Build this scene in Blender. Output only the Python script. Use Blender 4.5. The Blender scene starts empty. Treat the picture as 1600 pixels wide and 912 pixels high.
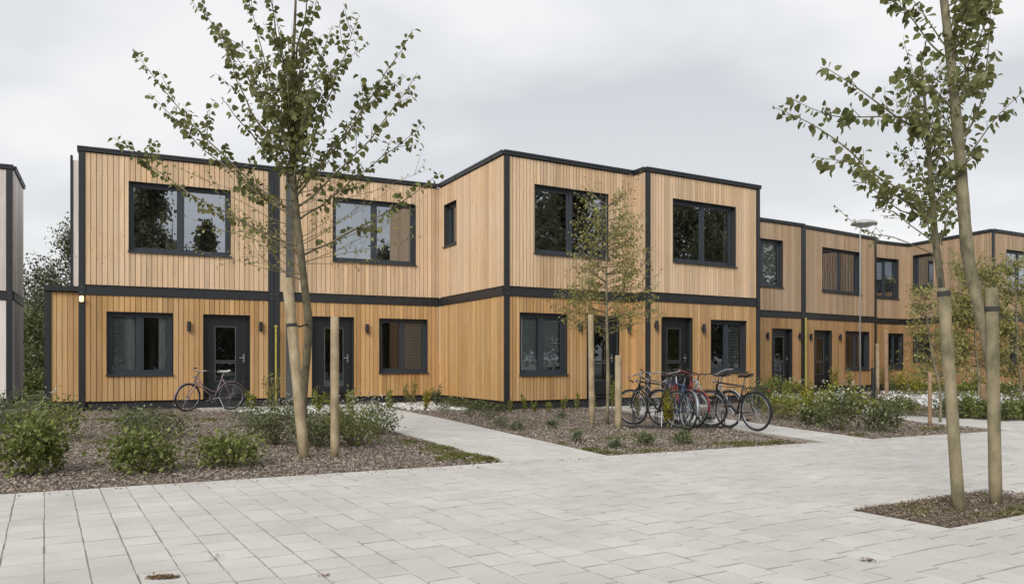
import bpy, math, random
import numpy as np
from mathutils import Vector, Matrix
random.seed(7); rng = np.random.default_rng(7)
S = bpy.context.scene
COL = S.collection

# ------------------------------------------------------------------ camera
CAM_H = 1.2
YAW = math.atan(629/1246.0)
cam = bpy.data.objects.new('camera', bpy.data.cameras.new('camera'))
COL.objects.link(cam)
cam.location = (0, 0, CAM_H)
cam.rotation_euler = (math.pi/2, 0, -YAW)
cam.data.sensor_width = 36.0
cam.data.lens = 36.0*1246/1600
cam.data.shift_y = 108/1600.0
cam.data.clip_start = 0.05
cam.data.clip_end = 3000
S.camera = cam

# ------------------------------------------------------------------ world, sun, exposure
SUN_EL, SUN_AZ = math.radians(34), math.radians(231)
w = bpy.data.worlds.new('World'); S.world = w; w.use_nodes = True
nt = w.node_tree; nt.nodes.clear()
def wn(t, **k):
    n = nt.nodes.new(t)
    for a, b in k.items(): setattr(n, a, b)
    return n
sky = wn('ShaderNodeTexSky', sky_type='NISHITA', sun_disc=False, sun_elevation=SUN_EL, sun_rotation=SUN_AZ)
tc = wn('ShaderNodeTexCoord'); sep = wn('ShaderNodeSeparateXYZ')
nt.links.new(tc.outputs['Generated'], sep.inputs[0])
ab = wn('ShaderNodeMath', operation='ABSOLUTE'); nt.links.new(sep.outputs['Z'], ab.inputs[0])
den = wn('ShaderNodeMath', operation='ADD'); nt.links.new(ab.outputs[0], den.inputs[0]); den.inputs[1].default_value = 0.22
dx = wn('ShaderNodeMath', operation='DIVIDE'); nt.links.new(sep.outputs['X'], dx.inputs[0]); nt.links.new(den.outputs[0], dx.inputs[1])
dy = wn('ShaderNodeMath', operation='DIVIDE'); nt.links.new(sep.outputs['Y'], dy.inputs[0]); nt.links.new(den.outputs[0], dy.inputs[1])
cmb = wn('ShaderNodeCombineXYZ'); nt.links.new(dx.outputs[0], cmb.inputs[0]); nt.links.new(dy.outputs[0], cmb.inputs[1])
noi = wn('ShaderNodeTexNoise'); noi.inputs['Scale'].default_value = 0.85; noi.inputs['Detail'].default_value = 4.5; noi.inputs['Roughness'].default_value = 0.46
nt.links.new(cmb.outputs[0], noi.inputs['Vector'])
rmp = wn('ShaderNodeValToRGB'); cr = rmp.color_ramp
cr.elements[0].position = 0.43; cr.elements[0].color = (0.64, 0.67, 0.705, 1)
cr.elements[1].position = 0.575; cr.elements[1].color = (0.92, 0.922, 0.93, 1)
nt.links.new(noi.outputs['Fac'], rmp.inputs[0])
hz = wn('ShaderNodeMapRange'); nt.links.new(ab.outputs[0], hz.inputs[0])
hz.inputs[1].default_value = 0.0; hz.inputs[2].default_value = 0.34; hz.inputs[3].default_value = 0.8; hz.inputs[4].default_value = 0.0
mixh = wn('ShaderNodeMixRGB'); nt.links.new(hz.outputs[0], mixh.inputs[0]); nt.links.new(rmp.outputs[0], mixh.inputs[1]); mixh.inputs[2].default_value = (0.94, 0.94, 0.94, 1)
bg1 = wn('ShaderNodeBackground'); nt.links.new(sky.outputs[0], bg1.inputs[0]); bg1.inputs[1].default_value = 0.06
bg2 = wn('ShaderNodeBackground'); nt.links.new(mixh.outputs[0], bg2.inputs[0]); bg2.inputs[1].default_value = 0.58
mx = wn('ShaderNodeMixShader'); mx.inputs[0].default_value = 0.94
nt.links.new(bg1.outputs[0], mx.inputs[1]); nt.links.new(bg2.outputs[0], mx.inputs[2])
wo = wn('ShaderNodeOutputWorld'); nt.links.new(mx.outputs[0], wo.inputs[0])

sl = bpy.data.lights.new('sun', 'SUN'); sl.energy = 1.5; sl.angle = math.radians(28); sl.color = (1, 0.96, 0.9)
so = bpy.data.objects.new('sun', sl); COL.objects.link(so)
sd = Vector((math.sin(SUN_AZ)*math.cos(SUN_EL), math.cos(SUN_AZ)*math.cos(SUN_EL), math.sin(SUN_EL)))
so.rotation_euler = sd.to_track_quat('Z', 'Y').to_euler(); so.location = sd*60
vs = S.view_settings
vs.view_transform = 'Standard'; vs.look = 'None'; vs.exposure = 0.82; vs.gamma = 1; vs.use_curve_mapping = False

# ------------------------------------------------------------------ site measures (photo survey -> metres)
FWD = (math.sin(YAW), math.cos(YAW)); RGT = (math.cos(YAW), -math.sin(YAW))
def at(x, y, dep):
    "a point at distance dep (m) along the viewing axis"
    r = (x-800)/1246*dep
    return Vector((FWD[0]*dep+RGT[0]*r, FWD[1]*dep+RGT[1]*r, CAM_H+(564-y)/1246*dep))
def gd(x, y):
    p = at(x, y, 1246*CAM_H/(y-564)); return (p.x, p.y)
def depth(X, Y): return X*FWD[0]+Y*FWD[1]
def pix(X, Y, Z=0):
    d = depth(X, Y); return 800+1246*(X*RGT[0]+Y*RGT[1])/d, 564-1246*(Z-CAM_H)/d, d

# ------------------------------------------------------------------ materials
M = {}
def newmat(name):
    m = bpy.data.materials.new(name); m.use_nodes = True; t = m.node_tree
    b = t.nodes['Principled BSDF']; M[name] = m
    return m, t, b
def N(t, typ, ins=None, **k):
    n = t.nodes.new(typ)
    for a, b in k.items(): setattr(n, a, b)
    for a, b in (ins or {}).items():
        if hasattr(b, 'is_linked') : t.links.new(b, n.inputs[a])
        else: n.inputs[a].default_value = b
    return n
def world_pos(t, scale=(1, 1, 1)):
    g = N(t, 'ShaderNodeNewGeometry')
    mp = N(t, 'ShaderNodeMapping', {'Vector': g.outputs['Position'], 'Scale': scale})
    return g, mp.outputs[0]
def simple(name, col, rough=0.6, metal=0.0, var=0.12, scale=6, bump=0.0, spec=0.5):
    m, t, b = newmat(name)
    g, p = world_pos(t)
    n = N(t, 'ShaderNodeTexNoise', {'Vector': p, 'Scale': scale, 'Detail': 5.0})
    r = N(t, 'ShaderNodeMapRange', {0: n.outputs[0], 1: 0.25, 2: 0.75, 3: 1-var, 4: 1+var})
    c = N(t, 'ShaderNodeMixRGB', {0: 1.0, 1: (*col, 1), 2: r.outputs[0]}, blend_type='MULTIPLY')
    t.links.new(c.outputs[0], b.inputs['Base Color'])
    b.inputs['Roughness'].default_value = rough; b.inputs['Metallic'].default_value = metal
    b.inputs['Specular IOR Level'].default_value = spec
    if bump:
        bn = N(t, 'ShaderNodeBump', {'Height': n.outputs[0], 'Strength': bump, 'Distance': 0.02})
        t.links.new(bn.outputs[0], b.inputs['Normal'])
    return m
def wood(name, col, col2, grey):
    m, t, b = newmat(name)
    oi = N(t, 'ShaderNodeObjectInfo'); g = N(t, 'ShaderNodeNewGeometry')
    mp = N(t, 'ShaderNodeMapping', {'Vector': g.outputs['Position'], 'Scale': (28, 28, 1.3)})
    off = N(t, 'ShaderNodeVectorMath', {0: mp.outputs[0]}, operation='ADD')
    sc = N(t, 'ShaderNodeMath', {0: oi.outputs['Random'], 1: 57.0}, operation='MULTIPLY')
    cb = N(t, 'ShaderNodeCombineXYZ', {0: sc.outputs[0], 1: 0.0, 2: sc.outputs[0]}); t.links.new(cb.outputs[0], off.inputs[1])
    n1 = N(t, 'ShaderNodeTexNoise', {'Vector': off.outputs[0], 'Scale': 1.0, 'Detail': 5.0, 'Roughness': 0.6, 'Distortion': 0.7})
    c1 = N(t, 'ShaderNodeMixRGB', {0: oi.outputs['Random'], 1: (*col, 1), 2: (*col2, 1)})
    r1 = N(t, 'ShaderNodeMapRange', {0: n1.outputs[0], 1: 0.3, 2: 0.72, 3: 0.76, 4: 1.12})
    c2 = N(t, 'ShaderNodeMixRGB', {0: 1.0, 1: c1.outputs[0], 2: r1.outputs[0]}, blend_type='MULTIPLY')
    # knots
    mp2 = N(t, 'ShaderNodeMapping', {'Vector': g.outputs['Position'], 'Scale': (8, 8, 3.2)})
    off2 = N(t, 'ShaderNodeVectorMath', {0: mp2.outputs[0], 1: cb.outputs[0]}, operation='ADD')
    vo = N(t, 'ShaderNodeTexVoronoi', {'Vector': off2.outputs[0], 'Scale': 1.0})
    r2 = N(t, 'ShaderNodeMapRange', {0: vo.outputs['Distance'], 1: 0.05, 2: 0.15, 3: 0.75, 4: 0.0})
    c3 = N(t, 'ShaderNodeMixRGB', {0: r2.outputs[0], 1: c2.outputs[0], 2: (col[0]*.45, col[1]*.36, col[2]*.28, 1)})
    # weathering: greyer patches with their own large shape
    n3 = N(t, 'ShaderNodeTexNoise', {'Vector': g.outputs['Position'], 'Scale': 0.55, 'Detail': 4.0, 'Roughness': 0.6})
    r3 = N(t, 'ShaderNodeMapRange', {0: n3.outputs[0], 1: 0.38, 2: 0.68, 3: 0.0, 4: 0.55})
    c4 = N(t, 'ShaderNodeMixRGB', {0: r3.outputs[0], 1: c3.outputs[0], 2: (*grey, 1)})
    mp5 = N(t, 'ShaderNodeMapping', {'Vector': g.outputs['Position'], 'Scale': (5.5, 5.5, 0.28)})
    n5 = N(t, 'ShaderNodeTexNoise', {'Vector': mp5.outputs[0], 'Scale': 1.0, 'Detail': 6.0, 'Roughness': 0.65})
    r5 = N(t, 'ShaderNodeMapRange', {0: n5.outputs[0], 1: 0.48, 2: 0.75, 3: 0.0, 4: 0.42})
    c4 = N(t, 'ShaderNodeMixRGB', {0: r5.outputs[0], 1: c4.outputs[0], 2: (grey[0]*.62, grey[1]*.60, grey[2]*.60, 1)})
    hs = N(t, 'ShaderNodeMapRange', {0: oi.outputs['Random'], 1: 0.0, 2: 1.0, 3: 0.80, 4: 1.10})
    sx = N(t, 'ShaderNodeMath', {0: oi.outputs['Random'], 1: 91.7}, operation='MULTIPLY')
    fr = N(t, 'ShaderNodeMath', {0: sx.outputs[0]}, operation='FRACT'); t.links.new(fr.outputs[0], hs.inputs[0])
    c5 = N(t, 'ShaderNodeMixRGB', {0: 1.0, 1: c4.outputs[0], 2: hs.outputs[0]}, blend_type='MULTIPLY')
    t.links.new(c5.outputs[0], b.inputs['Base Color'])
    b.inputs['Roughness'].default_value = 0.62; b.inputs['Specular IOR Level'].default_value = 0.35
    bn = N(t, 'ShaderNodeBump', {'Height': n1.outputs[0], 'Strength': 0.25, 'Distance': 0.004})
    t.links.new(bn.outputs[0], b.inputs['Normal'])
    return m
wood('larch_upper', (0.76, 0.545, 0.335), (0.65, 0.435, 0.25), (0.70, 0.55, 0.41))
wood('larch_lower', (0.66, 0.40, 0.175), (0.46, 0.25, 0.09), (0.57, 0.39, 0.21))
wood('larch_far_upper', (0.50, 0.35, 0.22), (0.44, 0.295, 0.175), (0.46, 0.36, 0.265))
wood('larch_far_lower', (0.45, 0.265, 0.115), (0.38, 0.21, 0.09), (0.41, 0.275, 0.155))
wood('pale_render', (0.80, 0.72, 0.67), (0.78, 0.69, 0.65), (0.74, 0.69, 0.66))
simple('anthracite', (0.021, 0.0235, 0.0265), 0.42, 0.0, 0.18, 4)
simple('window_frame', (0.036, 0.044, 0.054), 0.4, 0.0, 0.1, 5)
simple('door_paint', (0.013, 0.0145, 0.017), 0.38, 0.0, 0.12, 5)
simple('lamp_black', (0.015, 0.015, 0.017), 0.45, 0.0, 0.1, 9)
simple('plinth_black', (0.022, 0.022, 0.024), 0.75, 0.0, 0.25, 7)
simple('plaster', (0.33, 0.31, 0.29), 0.9)
simple('membrane', (0.03, 0.03, 0.03), 0.9)
simple('curtain_white', (0.62, 0.63, 0.62), 0.9, 0, 0.06)
simple('blind_slat', (0.72, 0.75, 0.76), 0.5, 0, 0.05)
simple('brown_screen', (0.10, 0.07, 0.055), 0.7, 0, 0.2)
simple('steel', (0.55, 0.56, 0.57), 0.28, 1.0, 0.1, 9)
simple('zinc', (0.20, 0.21, 0.22), 0.45, 0.6, 0.2, 5)
simple('pipe_grey', (0.075, 0.08, 0.083), 0.45, 0, 0.2, 5)
simple('yellow_pipe', (0.36, 0.32, 0.07), 0.5, 0, 0.2, 6)
simple('strap', (0.03, 0.03, 0.028), 0.8)
simple('rubber', (0.012, 0.012, 0.013), 0.7, 0, 0.2)
simple('alloy', (0.33, 0.34, 0.36), 0.45, 0.8, 0.1)
simple('grey_head', (0.42, 0.43, 0.44), 0.4, 0.2, 0.08)
for nm, c in dict(bike_mauve=(0.20, 0.155, 0.17), bike_black=(0.016, 0.017, 0.02), bike_silver=(0.34, 0.35, 0.37), bike_red=(0.20, 0.025, 0.025), bike_blue=(0.04, 0.07, 0.14), leather=(0.035, 0.025, 0.02), saddle_white=(0.5, 0.5, 0.48)).items():
    simple(nm, c, 0.32, 0.1, 0.08)
def lit(name, col, e):
    m, t, b = newmat(name); b.inputs['Base Color'].default_value = (*col, 1)
    b.inputs['Emission Color'].default_value = (*col, 1); b.inputs['Emission Strength'].default_value = e
lit('warm_lamp', (1.0, 0.72, 0.32), 1.0)
def glass(name, base):
    m = bpy.data.materials.new(name); m.use_nodes = True; t = m.node_tree; t.nodes.clear(); M[name] = m
    g = N(t, 'ShaderNodeNewGeometry')
    nz = N(t, 'ShaderNodeTexNoise', {'Vector': g.outputs['Position'], 'Scale': 1.1, 'Detail': 1.0})
    bp = N(t, 'ShaderNodeBump', {'Height': nz.outputs[0], 'Strength': 0.12, 'Distance': 0.02})
    gl = N(t, 'ShaderNodeBsdfGlossy', {'Color': (0.84, 0.90, 0.98, 1), 'Roughness': 0.004, 'Normal': bp.outputs[0]})
    tr = N(t, 'ShaderNodeBsdfTransparent', {'Color': (0.86, 0.9, 0.89, 1)})
    lw = N(t, 'ShaderNodeFresnel', {'IOR': 1.5})
    ad = N(t, 'ShaderNodeMath', {0: lw.outputs[0], 1: base}, operation='ADD', use_clamp=True)
    mx = N(t, 'ShaderNodeMixShader', {0: ad.outputs[0], 1: tr.outputs[0], 2: gl.outputs[0]})
    o = N(t, 'ShaderNodeOutputMaterial', {0: mx.outputs[0]})
glass('glass_upper', 0.38); glass('glass_lower', 0.08)
def leafmat(name, c1, c2, trans=0.3, rough=0.45):
    m, t, b = newmat(name)
    g = N(t, 'ShaderNodeNewGeometry')
    mix = N(t, 'ShaderNodeMixRGB', {0: g.outputs['Random Per Island'], 1: (*c1, 1), 2: (*c2, 1)})
    s = N(t, 'ShaderNodeMath', {0: g.outputs['Random Per Island'], 1: 37.3}, operation='MULTIPLY')
    fr = N(t, 'ShaderNodeMath', {0: s.outputs[0]}, operation='FRACT')
    mr = N(t, 'ShaderNodeMapRange', {0: fr.outputs[0], 1: 0.0, 2: 1.0, 3: 0.65, 4: 1.3})
    c = N(t, 'ShaderNodeMixRGB', {0: 1.0, 1: mix.outputs[0], 2: mr.outputs[0]}, blend_type='MULTIPLY')
    t.links.new(c.outputs[0], b.inputs['Base Color']); b.inputs['Roughness'].default_value = rough
    b.inputs['Specular IOR Level'].default_value = 0.35
    out = t.nodes['Material Output']
    tr = N(t, 'ShaderNodeBsdfTranslucent', {'Color': c.outputs[0]})
    mxs = N(t, 'ShaderNodeMixShader', {0: trans, 1: b.outputs[0], 2: tr.outputs[0]})
    t.links.new(mxs.outputs[0], out.inputs[0])
leafmat('leaf_tree', (0.12, 0.135, 0.038), (0.21, 0.215, 0.085), 0.42)
leafmat('leaf_young', (0.22, 0.225, 0.055), (0.36, 0.34, 0.12), 0.4)
leafmat('leaf_shrub', (0.12, 0.155, 0.04), (0.25, 0.275, 0.085))
leafmat('leaf_dark', (0.075, 0.10, 0.036), (0.185, 0.205, 0.09))
leafmat('leaf_grey', (0.11, 0.14, 0.075), (0.23, 0.25, 0.15))
leafmat('leaf_yellow', (0.26, 0.24, 0.035), (0.40, 0.33, 0.05))
leafmat('leaf_lime', (0.15, 0.19, 0.03), (0.28, 0.28, 0.06))
leafmat('leaf_background', (0.05, 0.062, 0.028), (0.12, 0.125, 0.06), 0.2)
leafmat('leaf_street', (0.10, 0.11, 0.055), (0.24, 0.235, 0.13), 0.4)
leafmat('petal_white', (0.62, 0.62, 0.56), (0.75, 0.74, 0.70))
leafmat('grass', (0.10, 0.115, 0.03), (0.22, 0.21, 0.07))
leafmat('chips', (0.16, 0.122, 0.094), (0.43, 0.365, 0.305), 0.0, 0.9)
leafmat('pit_chips', (0.10, 0.072, 0.05), (0.30, 0.235, 0.17), 0.0, 0.9)
leafmat('pebbles', (0.5, 0.49, 0.46), (0.72, 0.71, 0.68), 0.0, 0.8)
leafmat('brown_leaf', (0.12, 0.065, 0.025), (0.22, 0.13, 0.05), 0.1)
def barkmat(name, c1, c2, sc=30):
    m, t, b = newmat(name)
    g, p = world_pos(t, (1, 1, 0.35))
    n = N(t, 'ShaderNodeTexNoise', {'Vector': p, 'Scale': sc, 'Detail': 5.0, 'Roughness': 0.65})
    n2 = N(t, 'ShaderNodeTexNoise', {'Vector': g.outputs['Position'], 'Scale': 5.0, 'Detail': 3.0})
    a = N(t, 'ShaderNodeMath', {0: n.outputs[0], 1: n2.outputs[0]}, operation='ADD')
    r = N(t, 'ShaderNodeMapRange', {0: a.outputs[0], 1: 0.75, 2: 1.25})
    c = N(t, 'ShaderNodeMixRGB', {0: r.outputs[0], 1: (*c1, 1), 2: (*c2, 1)})
    t.links.new(c.outputs[0], b.inputs['Base Color']); b.inputs['Roughness'].default_value = 0.85
    bn = N(t, 'ShaderNodeBump', {'Height': n.outputs[0], 'Strength': 0.5, 'Distance': 0.012}); t.links.new(bn.outputs[0], b.inputs['Normal'])
barkmat('bark', (0.10, 0.09, 0.055), (0.27, 0.235, 0.15))
barkmat('bark_dark', (0.06, 0.052, 0.03), (0.17, 0.145, 0.085))
barkmat('stake_wood', (0.24, 0.185, 0.11), (0.43, 0.35, 0.225), 14)
barkmat('stake_mossy', (0.115, 0.105, 0.06), (0.30, 0.25, 0.155), 12)
barkmat('stake_wood_red', (0.21, 0.14, 0.085), (0.35, 0.23, 0.14), 14)
barkmat('twig', (0.10, 0.085, 0.05), (0.2, 0.17, 0.10))
def stonemat(name, tint=(0.54, 0.522, 0.492), var=0.05):
    m, t, b = newmat(name)
    oi = N(t, 'ShaderNodeObjectInfo'); g = N(t, 'ShaderNodeNewGeometry')
    a = N(t, 'ShaderNodeMath', {0: oi.outputs['Random'], 1: g.outputs['Random Per Island']}, operation='ADD')
    fr = N(t, 'ShaderNodeMath', {0: a.outputs[0]}, operation='FRACT')
    mr = N(t, 'ShaderNodeMapRange', {0: fr.outputs[0], 1: 0.0, 2: 1.0, 3: 1-var, 4: 1+var})
    n1 = N(t, 'ShaderNodeTexNoise', {'Vector': g.outputs['Position'], 'Scale': 1.1, 'Detail': 6.0, 'Roughness': 0.62})
    r1 = N(t, 'ShaderNodeMapRange', {0: n1.outputs[0], 1: 0.3, 2: 0.72, 3: 0.85, 4: 1.10})
    n2 = N(t, 'ShaderNodeTexNoise', {'Vector': g.outputs['Position'], 'Scale': 130.0, 'Detail': 3.0})
    r2 = N(t, 'ShaderNodeMapRange', {0: n2.outputs[0], 1: 0.3, 2: 0.7, 3: 0.9, 4: 1.08})
    mm = N(t, 'ShaderNodeMath', {0: mr.outputs[0], 1: r1.outputs[0]}, operation='MULTIPLY')
    m2 = N(t, 'ShaderNodeMath', {0: mm.outputs[0], 1: r2.outputs[0]}, operation='MULTIPLY')
    c = N(t, 'ShaderNodeMixRGB', {0: 1.0, 1: (*tint, 1), 2: m2.outputs[0]}, blend_type='MULTIPLY')
    # brown stains
    n3 = N(t, 'ShaderNodeTexNoise', {'Vector': g.outputs['Position'], 'Scale': 0.9, 'Detail': 8.0, 'Roughness': 0.7, 'Distortion': 1.2})
    r3 = N(t, 'ShaderNodeMapRange', {0: n3.outputs[0], 1: 0.64, 2: 0.76, 3: 0.0, 4: 0.45})
    c2 = N(t, 'ShaderNodeMixRGB', {0: r3.outputs[0], 1: c.outputs[0], 2: (0.33, 0.27, 0.20, 1)})
    t.links.new(c2.outputs[0], b.inputs['Base Color']); b.inputs['Roughness'].default_value = 0.82
    b.inputs['Specular IOR Level'].default_value = 0.3
    bn = N(t, 'ShaderNodeBump', {'Height': n2.outputs[0], 'Strength': 0.25, 'Distance': 0.003}); t.links.new(bn.outputs[0], b.inputs['Normal'])
stonemat('paver'); stonemat('path_paver', (0.55, 0.535, 0.508), 0.04)
simple('joint_sand', (0.23, 0.20, 0.16), 0.95, 0, 0.4, 9)
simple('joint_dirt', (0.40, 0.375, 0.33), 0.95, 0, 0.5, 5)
simple('soil', (0.12, 0.092, 0.068), 0.95, 0, 0.45, 22, 0.9)
simple('lawn', (0.08, 0.11, 0.03), 0.95, 0, 0.35, 3)
simple('asphalt', (0.30, 0.29, 0.275), 0.9, 0, 0.15, 3)
simple('concrete', (0.42, 0.41, 0.39), 0.85, 0, 0.12, 5)
simple('car_paint', (0.35, 0.37, 0.40), 0.3, 0.2, 0.05)
simple('car_glass', (0.02, 0.022, 0.025), 0.1, 0.0, 0.05)

# ------------------------------------------------------------------ mesh helpers
class MB:
    def __init__(s): s.v = []; s.f = []
    def box(s, x0, x1, y0, y1, z0, z1):
        b = len(s.v)
        s.v += [(x, y, z) for z in (z0, z1) for y in (y0, y1) for x in (x0, x1)]
        s.f += [(b, b+2, b+3, b+1), (b+4, b+5, b+7, b+6), (b, b+1, b+5, b+4), (b+2, b+6, b+7, b+3), (b, b+4, b+6, b+2), (b+1, b+3, b+7, b+5)]
        return s
    def frame(s, x0, x1, z0, z1, wdt, y0, y1):
        s.box(x0, x1, y0, y1, z0, z0+wdt); s.box(x0, x1, y0, y1, z1-wdt, z1)
        s.box(x0, x0+wdt, y0, y1, z0+wdt, z1-wdt); s.box(x1-wdt, x1, y0, y1, z0+wdt, z1-wdt); return s
    def tube(s, pts, rad, n=8, cap=True):
        pts = [Vector(p) for p in pts]
        if not hasattr(rad, '__len__'): rad = [rad]*len(pts)
        up = None; b0 = len(s.v); k = len(pts)
        for i, p in enumerate(pts):
            d = (pts[min(i+1, k-1)]-pts[max(i-1, 0)])
            d = d.normalized() if d.length > 1e-9 else Vector((0, 0, 1))
            if up is None:
                up = Vector((0, 0, 1)) if abs(d.z) < 0.9 else Vector((1, 0, 0))
            a = d.cross(up)
            if a.length < 1e-6: a = d.orthogonal()
            a.normalize(); c = a.cross(d).normalized(); up = c
            for j in range(n):
                t = 2*math.pi*j/n; q = p+(a*math.cos(t)+c*math.sin(t))*rad[i]; s.v.append(tuple(q))
        for i in range(k-1):
            for j in range(n):
                j2 = (j+1) % n
                s.f.append((b0+i*n+j, b0+i*n+j2, b0+(i+1)*n+j2, b0+(i+1)*n+j))
        if cap:
            s.f.append(tuple(b0+j for j in reversed(range(n)))); s.f.append(tuple(b0+(k-1)*n+j for j in range(n)))
        return s
    def ring(s, c, R, r, axis_u, axis_v, n=32, m=8, a0=0, a1=2*math.pi):
        "torus or arc in plane (axis_u, axis_v)"
        full = abs(a1-a0-2*math.pi) < 1e-6
        pts = [Vector(c)+(Vector(axis_u)*math.cos(a0+(a1-a0)*i/n)+Vector(axis_v)*math.sin(a0+(a1-a0)*i/n))*R for i in range(n+1)]
        if not full: return s.tube(pts, r, m)
        b0 = len(s.v); nrm = Vector(axis_u).cross(Vector(axis_v)).normalized()
        for i in range(n):
            rd = (pts[i]-Vector(c)).normalized()
            for j in range(m):
                t = 2*math.pi*j/m; s.v.append(tuple(pts[i]+(rd*math.cos(t)+nrm*math.sin(t))*r))
        for i in range(n):
            for j in range(m):
                s.f.append((b0+i*m+j, b0+((i+1) % n)*m+j, b0+((i+1) % n)*m+(j+1) % m, b0+i*m+(j+1) % m))
        return s
    def lathe(s, c, prof, n=20):
        b0 = len(s.v)
        for r, z in prof:
            for j in range(n):
                t = 2*math.pi*j/n; s.v.append((c[0]+r*math.cos(t), c[1]+r*math.sin(t), c[2]+z))
        k = len(prof)
        for i in range(k-1):
            for j in range(n): s.f.append((b0+i*n+j, b0+i*n+(j+1) % n, b0+(i+1)*n+(j+1) % n, b0+(i+1)*n+j))
        s.f.append(tuple(b0+j for j in reversed(range(n)))); s.f.append(tuple(b0+(k-1)*n+j for j in range(n)))
        return s
    def mesh(s, name, mat, smooth=False):
        me = bpy.data.meshes.new(name); me.from_pydata(s.v, [], s.f); me.update()
        if mat: me.materials.append(M[mat])
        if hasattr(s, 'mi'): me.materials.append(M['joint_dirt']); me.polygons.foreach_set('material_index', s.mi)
        if smooth:
            me.polygons.foreach_set('use_smooth', [True]*len(me.polygons))
        return me
    def build(s, name, mat, parent=None, loc=None, rz=0, smooth=False):
        return link(name, s.mesh(name, mat, smooth), parent, loc, rz)
def link(name, me, parent=None, loc=None, rz=0):
    o = bpy.data.objects.new(name, me); COL.objects.link(o)
    if parent: o.parent = parent
    if loc is not None: o.location = loc
    if rz: o.rotation_euler = (0, 0, rz)
    return o
def tag(o, label, cat, group=None):
    o['label'] = label; o['category'] = cat
    if group: o['group'] = group
    return o
def thing(name, label, cat, loc=(0, 0, 0), rz=0, group=None):
    o = link(name, None, None, loc, rz); o.empty_display_size = 0.2
    return tag(o, label, cat, group)
def struct(o): o['kind'] = 'structure'; return o
def stuff(o): o['kind'] = 'stuff'; return o
def npmesh(name, V, quads, mat, smooth=False):
    me = bpy.data.meshes.new(name); nv = len(V); nq, k = quads.shape
    me.vertices.add(nv); me.vertices.foreach_set('co', np.ascontiguousarray(V, dtype=np.float32).ravel())
    me.loops.add(nq*k); me.loops.foreach_set('vertex_index', np.ascontiguousarray(quads, dtype=np.int32).ravel())
    me.polygons.add(nq); me.polygons.foreach_set('loop_start', np.arange(0, nq*k, k, dtype=np.int32))
    me.update(calc_edges=True); me.validate()
    if mat: me.materials.append(M[mat])
    return me
def norm(a): return a/np.maximum(np.linalg.norm(a, axis=1, keepdims=True), 1e-9)
def leaves(name, P, D, Nn, size, mat, wide=0.8, simple_leaf=False):
    "one folded leaf per point: P base, D axis, Nn rough normal"
    P = np.asarray(P, float); D = norm(np.asarray(D, float)); n = len(P)
    size = np.broadcast_to(np.asarray(size, float), (n,))[:, None]
    B = norm(np.cross(D, Nn)); U = np.cross(B, D)
    if simple_leaf:
        vs = [P, P+size*(0.5*D+0.5*wide*B+.06*U), P+size*D, P+size*(0.5*D-0.5*wide*B+.06*U)]
        V = np.stack(vs, 1).reshape(-1, 3); q = np.arange(n*4).reshape(n, 4)
    else:
        h = wide/2
        vs = [P, P+size*(0.22*D+h*B+.10*U), P+size*(0.62*D+.78*h*B+.12*U), P+size*(1.0*D-.06*U), P+size*(0.62*D-.78*h*B+.12*U), P+size*(0.22*D-h*B+.10*U)]
        V = np.stack(vs, 1).reshape(-1, 3); b = (np.arange(n)*6)[:, None]
        q = np.concatenate([b+np.array([[0, 1, 2, 3]]), b+np.array([[0, 3, 4, 5]])], 1).reshape(-1, 4)
    return npmesh(name, V, q, mat)
def rdir(n):
    a = rng.normal(size=(n, 3)); return norm(a)

# ------------------------------------------------------------------ ground, paving, beds
TH = math.radians(3.6); PC = np.array([math.cos(TH), math.sin(TH)]); PR = np.array([-math.sin(TH), math.cos(TH)])
g = MB(); g.v = [(-900, -900, -0.075), (900, -900, -0.075), (900, 900, -0.075), (-900, 900, -0.075)]; g.f = [(0, 1, 2, 3)]
struct(g.build('ground', 'asphalt'))
EDGE = 8.5
def poly_obj(name, pts, z, mat, parent=None):
    m = MB(); m.v = [(x, y, z) for x, y in pts]; m.f = [tuple(range(len(pts)))]
    return m.build(name, mat, parent)
def clip(poly, nx, ny, c):
    "keep nx*x+ny*y <= c"
    out = []
    for i in range(len(poly)):
        a, b = poly[i], poly[(i+1) % len(poly)]; da = nx*a[0]+ny*a[1]-c; db = nx*b[0]+ny*b[1]-c
        if da <= 0: out.append(a)
        if (da < 0) != (db < 0) and abs(da-db) > 1e-9:
            t = da/(da-db); out.append((a[0]+(b[0]-a[0])*t, a[1]+(b[1]-a[1])*t))
    return out
def clip_convex(poly, region):
    for i in range(len(region)):
        a, b = region[i], region[(i+1) % len(region)]
        nx, ny = (b[1]-a[1]), -(b[0]-a[0]); poly = clip(poly, nx, ny, nx*a[0]+ny*a[1])
        if len(poly) < 3: return []
    return poly
def area(p): return 0.5*sum(p[i][0]*p[(i+1) % len(p)][1]-p[(i+1) % len(p)][0]*p[i][1] for i in range(len(p)))
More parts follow.
